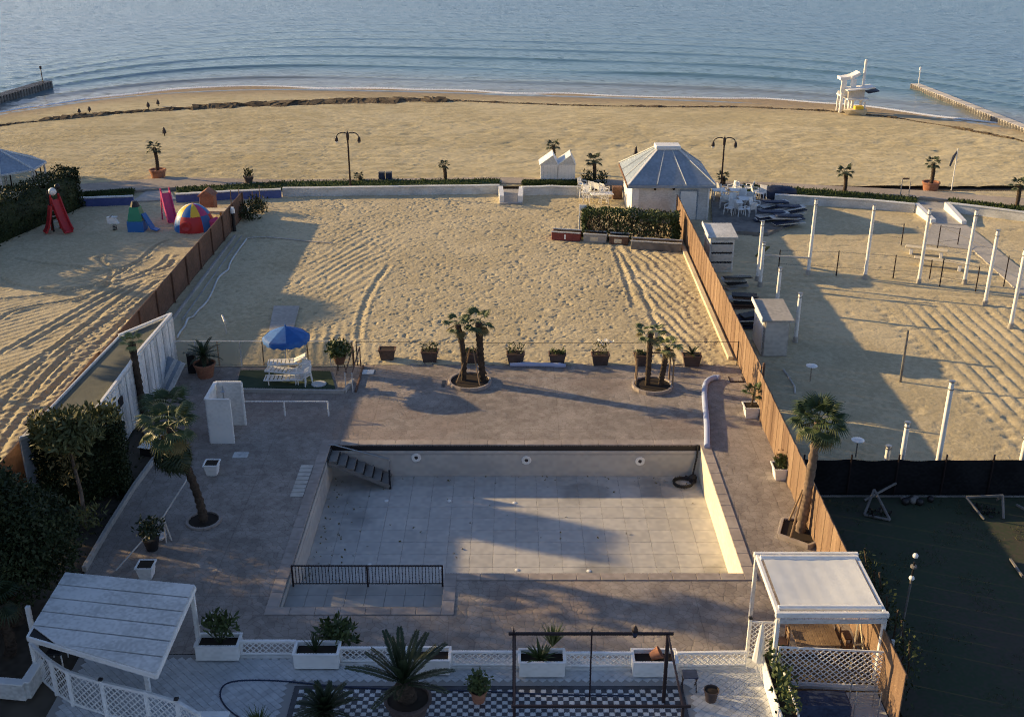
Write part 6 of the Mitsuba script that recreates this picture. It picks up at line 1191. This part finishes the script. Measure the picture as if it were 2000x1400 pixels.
a, b = at2(1486, 560), at2(1576, 566); one('cross_bar', beam(v3(a, 1.95), v3(b, 1.95), .08, .10, .01), 'm_conc_light', 'pale horizontal bar between white posts near the small pale cabin', 'bar')
for x, y, top, lab in ((1582, 745, 715, 'round white mushroom shaped lamp on the shaded court, farther one'), (1671, 893, 860, 'round white mushroom shaped lamp by the black screen, nearer one')):
    f = at2(x, y); h = tall(x, y, top); k = thing('disc_lamp', lab, 'lamp'); part(k, 'stem', lathe([(0, 0), (.03, 0), (.03, h), (0, h)], 7, (*f, 0)), 'm_stone'); part(k, 'disc', lathe([(0, 0), (.26, 0), (.27, .03), (.1, .09), (0, .1)], 18, (*f, h)), 'm_bulb', 40)
for x, y, a, L_, lab in ((1808, 500, 2.2, 2.6, 'cream bench on the sand at the far court, left one'), (1836, 524, 2.3, 3.2, 'cream bench on the sand at the far court, right one')):
    c = at2(x, y); k = thing('court_bench', lab, 'bench'); part(k, 'seat', place(box(L_, .5, .12, .03, (0, 0, .42)), (*c, 0), -.45), 'm_cream')
    for sx in (-.35, .35): part(k, 'leg', place(box(.18, .42, .42, .02, (sx * L_, 0, 0)), (*c, 0), -.45), 'm_white')
P = np.array([at(*q, .05) for q in [(1530, 722), (1540, 735), (1546, 745), (1552, 755), (1553, 768)]]); one('ground_rope', tube(P, .05, 6), 'm_conc_light', 'short pale rope on the shaded sand right of the board fence', 'rope')
for x, y in ((1448, 548),): f = at2(1495, 512); one('canoe_rack', beam((f[0] - .4, f[1] + .6, .2), (f[0] - .1, f[1] - .6, 1.2), .35, .12, .04), 'm_leaf_olive', 'pale green leaning board beside the small pale cabin', 'board')
# black screen and what lies behind it
sa, sb = at2(1592, 967), at2(2200, 975); sb[1] = at2(1990, 968)[1]; sa[0] = fence_x(sa[1]) + .12; hS = tall(1750, 967, 897); k = thing('screen_fence', 'long black windscreen net across the right side behind the near white posts', 'fence'); n = 7
xs_ = np.linspace(sa[0], 24, n + 1); ysn = np.linspace(sa[1], sb[1], n + 1)
for i in range(n):
    g = np.linspace(0, 1, 9); v, fc = [], []
    for j, t in enumerate(g):
        x = xs_[i] + (xs_[i + 1] - xs_[i]) * t; y = ysn[i] + (ysn[i + 1] - ysn[i]) * t
        for l, z in enumerate(np.linspace(.02, hS - .05 * math.sin(math.pi * t) * .8, 6)): v.append((x, y + .05 * math.sin(math.pi * t) * math.sin(z * 2 + i) + .02 * math.sin(9 * t + i), z))
    for j in range(8):
        for l in range(5): q = j * 6 + l; fc += [(q, q + 6, q + 7), (q, q + 7, q + 1)]
    m = tm(v, fc); part(k, 'panel', cat(m, tm(np.array(v) + [0, .012, 0], np.array(fc)[:, ::-1])), 'm_net', True)
for i in range(n + 1): part(k, 'post', lathe([(0, 0), (.035, 0), (.035, hS + .25), (0, hS + .25)], 7, (xs_[i], ysn[i] - .06, 0)), 'm_iron')
part(k, 'ground_bar', beam((xs_[0], ysn[0] - .15, .05), (xs_[-1], ysn[-1] - .15, .05), .07, .07, .01), 'm_stone')
for x, y, lab, sd in ((1722, 1005, 'overturned grey metal goal frame on the dark turf, left one', 1), (1930, 1000, 'overturned grey metal goal frame on the dark turf, right one', 2)):
    c = at2(x, y); k = thing('goal_frame', lab, 'goal'); 
    if sd == 1: S = [((-.4, .9, .1), (.9, 1.35, .6)), ((-.2, .6, .75), (.15, -.5, .08)), ((.15, -.5, .08), (-.7, -.1, .06)), ((-.7, -.1, .06), (-.2, .6, .75))]
    else: S = [((-.9, .1, .6), (.5, .15, .65)), ((.5, .15, .65), (.35, -.55, .06)), ((.5, .15, .65), (.62, .75, .1)), ((-.9, .1, .6), (-.4, -.6, .06))]
    for a, b in S: part(k, 'bar', tube([np.array([*c, 0]) + a, np.array([*c, 0]) + b], .05, 7), 'm_stone')
    part(k, 'net_cloth', leaf_cloud(np.array([*c, .1]) + np.c_[np.random.default_rng(sd).uniform(-.6, .3, 60), np.random.default_rng(sd + 5).uniform(-.4, .3, 60), np.zeros(60)], .18, np.random.default_rng(sd), .5), 'm_dark')
c = at2(1788, 982); k = thing('ball_rack', 'dark tangle of small items lying before the black screen', 'heap'); r = np.random.default_rng(6)
for i in range(9): part(k, 'item', mv(trimesh.creation.icosphere(1, r.uniform(.10, .17)), (c[0] + r.uniform(-.5, .6), c[1] + r.uniform(-.2, .2), .14)), 'm_dark' if i % 3 else 'm_stone', True)
a, b = at2(1985, 990), at2(2030, 1035); one('edge_pipe', beam(v3(a, .1), v3(b, .5), .07, .07), 'm_stone', 'grey pipe lying on the turf at the right edge', 'pipe')
a, b = at2(1972, 1096), at2(1996, 1130); one('edge_pipe', beam(v3(a, .1), v3(b, .1), .07, .07), 'm_stone', 'short grey pipe at the right edge nearer the house', 'pipe')
# flag and rails at the path
f = at2(1858, 372); h = tall(1858, 372, 290); k = thing('flag_pole', 'thin white pole with a dark furled flag beside the path palm', 'flag pole'); part(k, 'pole', lathe([(0, 0), (.045, 0), (.035, h), (0, h)], 7, (*f, 0)), 'm_white'); part(k, 'flag', hull([(f[0], f[1], h - .1), (f[0] + .05, f[1] + .05, h - .2), (f[0] - .5, f[1] - .05, h - 1.35), (f[0] - .35, f[1], h - 1.4), (f[0] - .3, f[1] + .06, h - .6)]), 'm_navy')
k = thing('gate_frame', 'slim grey gate frame on the promenade left of the path palm', 'gate'); a, b = at2(1757, 390), at2(1773, 392)
for q in (a, b): part(k, 'post', box(.06, .06, 1.6, .005, (*q, 0)), 'm_conc')
part(k, 'sign', box(b[0] - a[0], .04, .12, .005, ((a[0] + b[0]) / 2, a[1], 1.55)), 'm_brown')
# ------------------------------------------------------------------ playground on the left
hedge('tall_hedge', at2(148, 404), at2(-150, 536), 1.6, 2.95, 11000, 0.2, 'm_leaf_dark', 'tall dark clipped hedge at the left edge behind the red slide', 15)
f = at2(20, 402); k = thing('gazebo', 'blue grey gazebo roof with pale ridges behind the tall hedge at the left edge', 'gazebo'); zg = 2.9; ap = np.array([f[0] - .4, f[1] + .5, 4.1]); Rg = 3.1; E8 = [np.array([ap[0] + Rg * math.cos(a), ap[1] + Rg * math.sin(a), zg]) for a in np.linspace(.39, .39 + 2 * math.pi, 9)[:-1]]
for a, b in zip(E8, E8[1:] + E8[:1]): part(k, 'roof_panel', hull([a, b, ap, a - [0, 0, .07], b - [0, 0, .07]]), 'm_roofgrey'); part(k, 'ridge', beam(a + [0, 0, .03], ap + [0, 0, .03], .14, .07), 'm_white_dull'); part(k, 'eaves', beam(a - [0, 0, .05], b - [0, 0, .05], .12, .12), 'm_white_dull'); part(k, 'post', box(.12, .12, zg - .1, .01, (a[0] * .95 + ap[0] * .05, a[1] * .95 + ap[1] * .05, 0)), 'm_white_dull')
f = at2(46, 375); k = thing('climbing_loop', 'dark bent metal frame standing behind the gazebo roof', 'frame'); zz = tall(46, 375, 332)
for dy, dz in ((0, 0), (.8, .3)): part(k, 'loop', tube([(f[0] - 1.2, f[1] + dy, 0), (f[0] - 1.15, f[1] + dy, zz + dz), (f[0] - .9, f[1] + dy, zz + dz + .15), (f[0] + 1.0, f[1] + dy, zz + dz + .2), (f[0] + 1.25, f[1] + dy, zz + dz - .2), (f[0] + 1.3, f[1] + dy, 0)], .05, 6), 'm_iron')
def slide(f, h, L_, ang, m, key, label, chute=.6):
    k = thing(key, label, 'slide'); M = lambda p: np.array([f[0], f[1], 0]) + np.array([p[0] * math.cos(ang) - p[1] * math.sin(ang), p[0] * math.sin(ang) + p[1] * math.cos(ang), p[2]])
    s = np.linspace(0, 1, 9); C_ = [M((L_ * t, 0, h * (1 - t) ** 1.35 + .14)) for t in s]
    part(k, 'chute', cat(*[beam(a, b, chute, .08, .0) for a, b in zip(C_[:-1], C_[1:])]), m)
    for sd in (-1, 1): part(k, 'side', cat(*[beam(M((L_ * a, sd * chute / 2, h * (1 - a) ** 1.35 + .28)), M((L_ * b, sd * chute / 2, h * (1 - b) ** 1.35 + .28)), .07, .32) for a, b in zip(s[:-1], s[1:])]), m)
    for sd in (-1, 1): part(k, 'ladder', beam(M((-.55, sd * chute / 2, 0)), M((0, sd * chute / 2, h + .5)), .08, .1), m)
    for i in range(5): t = (i + .5) / 5; part(k, 'rung', beam(M((-.55 + .55 * t, -chute / 2, h * t)), M((-.55 + .55 * t, chute / 2, h * t)), .05, .06), 'm_white_dull')
    return k, M
f = at2(118, 452); k, M = slide(f, 2.1, 1.2, -.7, 'm_red', 'red_slide', 'red play slide with a white topped tower before the tall hedge')
for sx in (-.35, .35): part(k, 'tower_post', lathe([(0, 0), (.06, 0), (.06, 2.9), (0, 2.9)], 7, tuple(M((-.2, sx, 0)))), 'm_dark')
part(k, 'tower_top', mv(trimesh.creation.icosphere(2, .27), M((-.2, 0, 2.75))), 'm_white', True); part(k, 'cub', mv(trimesh.creation.icosphere(1, .2), M((-.1, .35, 3.05))), 'm_dark', True)
f2_ = at2(88, 458); part(k, 'second_chute', cat(*[beam(np.array([f2_[0] + .5, f2_[1] + .4, 1.9]) * (1 - a) + np.array([f2_[0], f2_[1], .12]) * a - [0, 0, .35 * math.sin(math.pi * a)], np.array([f2_[0] + .5, f2_[1] + .4, 1.9]) * (1 - b) + np.array([f2_[0], f2_[1], .12]) * b - [0, 0, .35 * math.sin(math.pi * b)], .6, .12) for a, b in zip(np.linspace(0, 1, 8)[:-1], np.linspace(0, 1, 8)[1:])]), 'm_red')
f = at2(330, 432); slide(f, 1.9, 1.0, -1.0, 'm_pink', 'pink_slide', 'dark pink play slide between the climbing toy and the striped dome')
f = at2(225, 450); k = thing('spring_rider', 'small white spring rider toy in the middle of the shaded playground', 'spring rider'); part(k, 'spring', tube([(f[0] + .13 * math.cos(t), f[1] + .13 * math.sin(t), t * .016) for t in np.linspace(0, 24, 60)], .025, 5), 'm_dark'); part(k, 'body', hull([(f[0] + dx, f[1] + dy, z) for dx, z in ((-.4, .5), (.35, .5), (-.45, .95), (.1, .9), (-.1, 1.0)) for dy in (-.12, .12)]), 'm_white'); part(k, 'seat', box(.3, .3, .08, .02, (f[0] + .12, f[1], .9)), 'm_white_dull'); part(k, 'handle', beam((f[0] - .15, f[1] - .25, 1.0), (f[0] - .15, f[1] + .25, 1.0), .04, .04), 'm_dark')
f = at2(270, 450); k = thing('climbing_toy', 'green climbing toy with blue base in the shaded playground', 'climbing toy')
part(k, 'base', hull([(f[0] + a * .55, f[1] + b * .5, z) for a in (-1, 1) for b in (-1, 1) for z in (0, .75)]), 'm_bluetoy'); part(k, 'tower', hull([(f[0] + a * w_, f[1] + b * w_, z) for a in (-1, 1) for b in (-1, 1) for w_, z in ((.5, .76), (.3, 1.7))]), 'm_green'); part(k, 'top', lathe([(.34, 1.7), (.2, 2.05), (0, 2.1)], 10, (*f, 0)), 'm_dark'); part(k, 'slide', cat(beam((f[0] + .5, f[1], 1.2), (f[0] + 1.1, f[1] - .2, .2), .45, .08), beam((f[0] + 1.1, f[1] - .2, .2), (f[0] + 1.5, f[1] - .3, .12), .45, .08)), 'm_bluetoy')
f = at2(381, 446); k = thing('play_dome', 'round play dome with white yellow red and blue panels beside the red brown fence', 'play dome'); Rd, Hd = 1.38, 1.75; cols = ['m_white', 'm_yellow', 'm_bluetoy', 'm_yellow', 'm_pink', 'm_bluetoy', 'm_white', 'm_red', 'm_yellow', 'm_pink']
for i in range(10):
    a0, a1 = 2 * math.pi * i / 10 + 2.9, 2 * math.pi * (i + 1) / 10 + 2.9
    for (t0, t1, mm) in ((.0, .42, ['m_red', 'm_bluetoy', 'm_red', 'm_red', 'm_bluetoy'][i % 5]), (.42, 1.0, cols[i])):
        v, fc = [], []
        for iu in range(6):
            for iv in range(6):
                t = (t0 + (t1 - t0) * iv / 5) * math.pi / 2; a = a0 + (a1 - a0) * iu / 5; v.append((f[0] + Rd * math.cos(t) * math.cos(a), f[1] + Rd * math.cos(t) * math.sin(a), Hd * math.sin(t)))
        for iu in range(5):
            for iv in range(5): q = iu * 6 + iv; fc += [(q, q + 6, q + 7), (q, q + 7, q + 1)]
        part(k, 'panel', tm(v, fc), mm, True)
part(k, 'entrance', mv(rot(lathe([(.0, -.02), (.36, -.02), (.36, .10), (.28, .12), (0, .02)], 16), math.pi / 2, (1, 0, 0)), (f[0] - .2, f[1] - Rd * .97, .5)), 'm_red', 30)
for x, y, lab in ((420, 448, 'pink low play bumper right of the striped dome'),): c = at2(x, y); one('play_bumper', hull([(c[0] + a * .5, c[1] + b * .3, z) for a in (-1, 1) for b in (-1, 1) for z in (0, .6)] + [(c[0] + .2, c[1], .9)]), 'm_pink', lab, 'toy')
f = at2(409, 413); one('wooden_hut', cat(box(1.0, .9, 1.2, .02, (*f, 0)), hull([(f[0] + a * .6, f[1] + b * .55, z) for a in (-1, 1) for b in (-1, 1) for z in (1.21, 1.27)] + [(f[0], f[1] + b * .55, 1.7) for b in (-1, 1)])), 'm_terra', 'small reddish play house behind the striped dome', 'play house')
f = at2(428, 430); k = thing('timber_platform', 'pale timber platform with plants at the far end of the red brown fence', 'platform'); part(k, 'deck', box(3.2, .9, .1, .01, (f[0] + .4, f[1] + .6, .5)), 'm_cream')
for dx in (-1.0, 0, 1.7): part(k, 'post', box(.12, .12, .5, .01, (f[0] + dx, f[1] + .6, 0)), 'm_timber')
for x, y, lab, sd, w_ in ((485, 430, 'dark low shrub in the corner of the sand plot beside the bollard', 21, 1.0), (505, 415, 'second dark shrub near the blue wall beside thin stakes', 22, .8)): f = at2(x, y); k = thing('corner_shrub', lab, 'shrub'); part(k, 'leaves', mv(bush(420, (w_, .7, .7), .28, sd, .3), (*f, .55)), 'm_leaf_dark'); part(k, 'stems', mv(spiky(10, 1.7, sd, .03, (55, 88)), (*f, 0)), 'm_trunk')
k = thing('shrub_stakes', 'thin bare stakes standing by the blue wall above the corner shrubs', 'stakes')
for x, y, t_ in ((452, 405, 372), (468, 403, 368), (494, 405, 375), (508, 400, 362)): q = at2(x, y); part(k, 'stake', tube([(*q, 0), (q[0] + .05, q[1], tall(x, y, t_))], .03, 5), 'm_timber')

# trees outside the left edge whose shadows fall into the picture
for x, y, h, s_, lab in ((-43.5, 78.5, 7.2, 41, 'evergreen tree outside the left edge, nearest to the playground'), (-45, 83, 7.0, 42, 'evergreen tree outside the left edge behind the gazebo'), (-46, 87.5, 6.8, 43, 'evergreen tree outside the left edge by the promenade')):
    tree('evergreen_tree', (x, y), h, [((0, 0, h * .5), (2.5, 2.4, h * .47)), ((.6, 1.9, h * .42), (2.1, 2.1, h * .38)), ((-.6, -1.9, h * .42), (2.1, 2.1, h * .38))], 9000, 0.34, 'm_leaf_dark', lab, s_, (.22, .12))
tree('stone_pine', (-52.7, 71.8), 11.6, [((0, 0, 11.5), (2.3, 2.1, .9)), ((1.2, .8, 11.3), (1.6, 1.5, .8)), ((-1.2, -.8, 11.3), (1.6, 1.5, .8)), ((.2, -1.2, 11.4), (1.6, 1.4, .8))], 12000, 0.3, 'm_leaf_dark', 'tall flat crowned stone pine outside the left edge', 45, (.3, .2))
k = thing('clipped_tree', 'tree with a box clipped crown outside the left edge beyond the shed', 'tree'); r = np.random.default_rng(46)
part(k, 'trunk', tube([(-32, 49, 0), (-32, 49, 7.6)], [.2, .13], 8), 'm_trunk'); part(k, 'crown', place(leaf_cloud(box_pts(9000, r, 2.3, 2.2, 1.5, .5), .2, r, .4), (-32, 49, 7.3), -.35), 'm_leaf_dark'); part(k, 'branches', place(box(1.9, 1.8, 1.2, .1), (-32, 49, 7.45), -.35), 'm_leaf_dark')
# dry leaves blown into the pool
r = np.random.default_rng(23); q = np.vstack([np.c_[XL + .15 + r.exponential(.5, 130), r.uniform(YN + .3, YF - .3, 130)], np.c_[r.uniform(XL + 1, XR - .3, 60), YF - .12 - r.exponential(.25, 60)], np.c_[r.uniform(XL, XR, 50), r.uniform(YN + .2, YF - .2, 50)]]); q = q[(q[:, 0] < XR - .1)]
struct('dry_leaves', leaf_cloud(np.c_[q, np.full(len(q), PD + .01)], .11, r, .15, .6), 'm_frond_dry', label='dry leaves blown over the floor of the empty pool', kind='stuff')
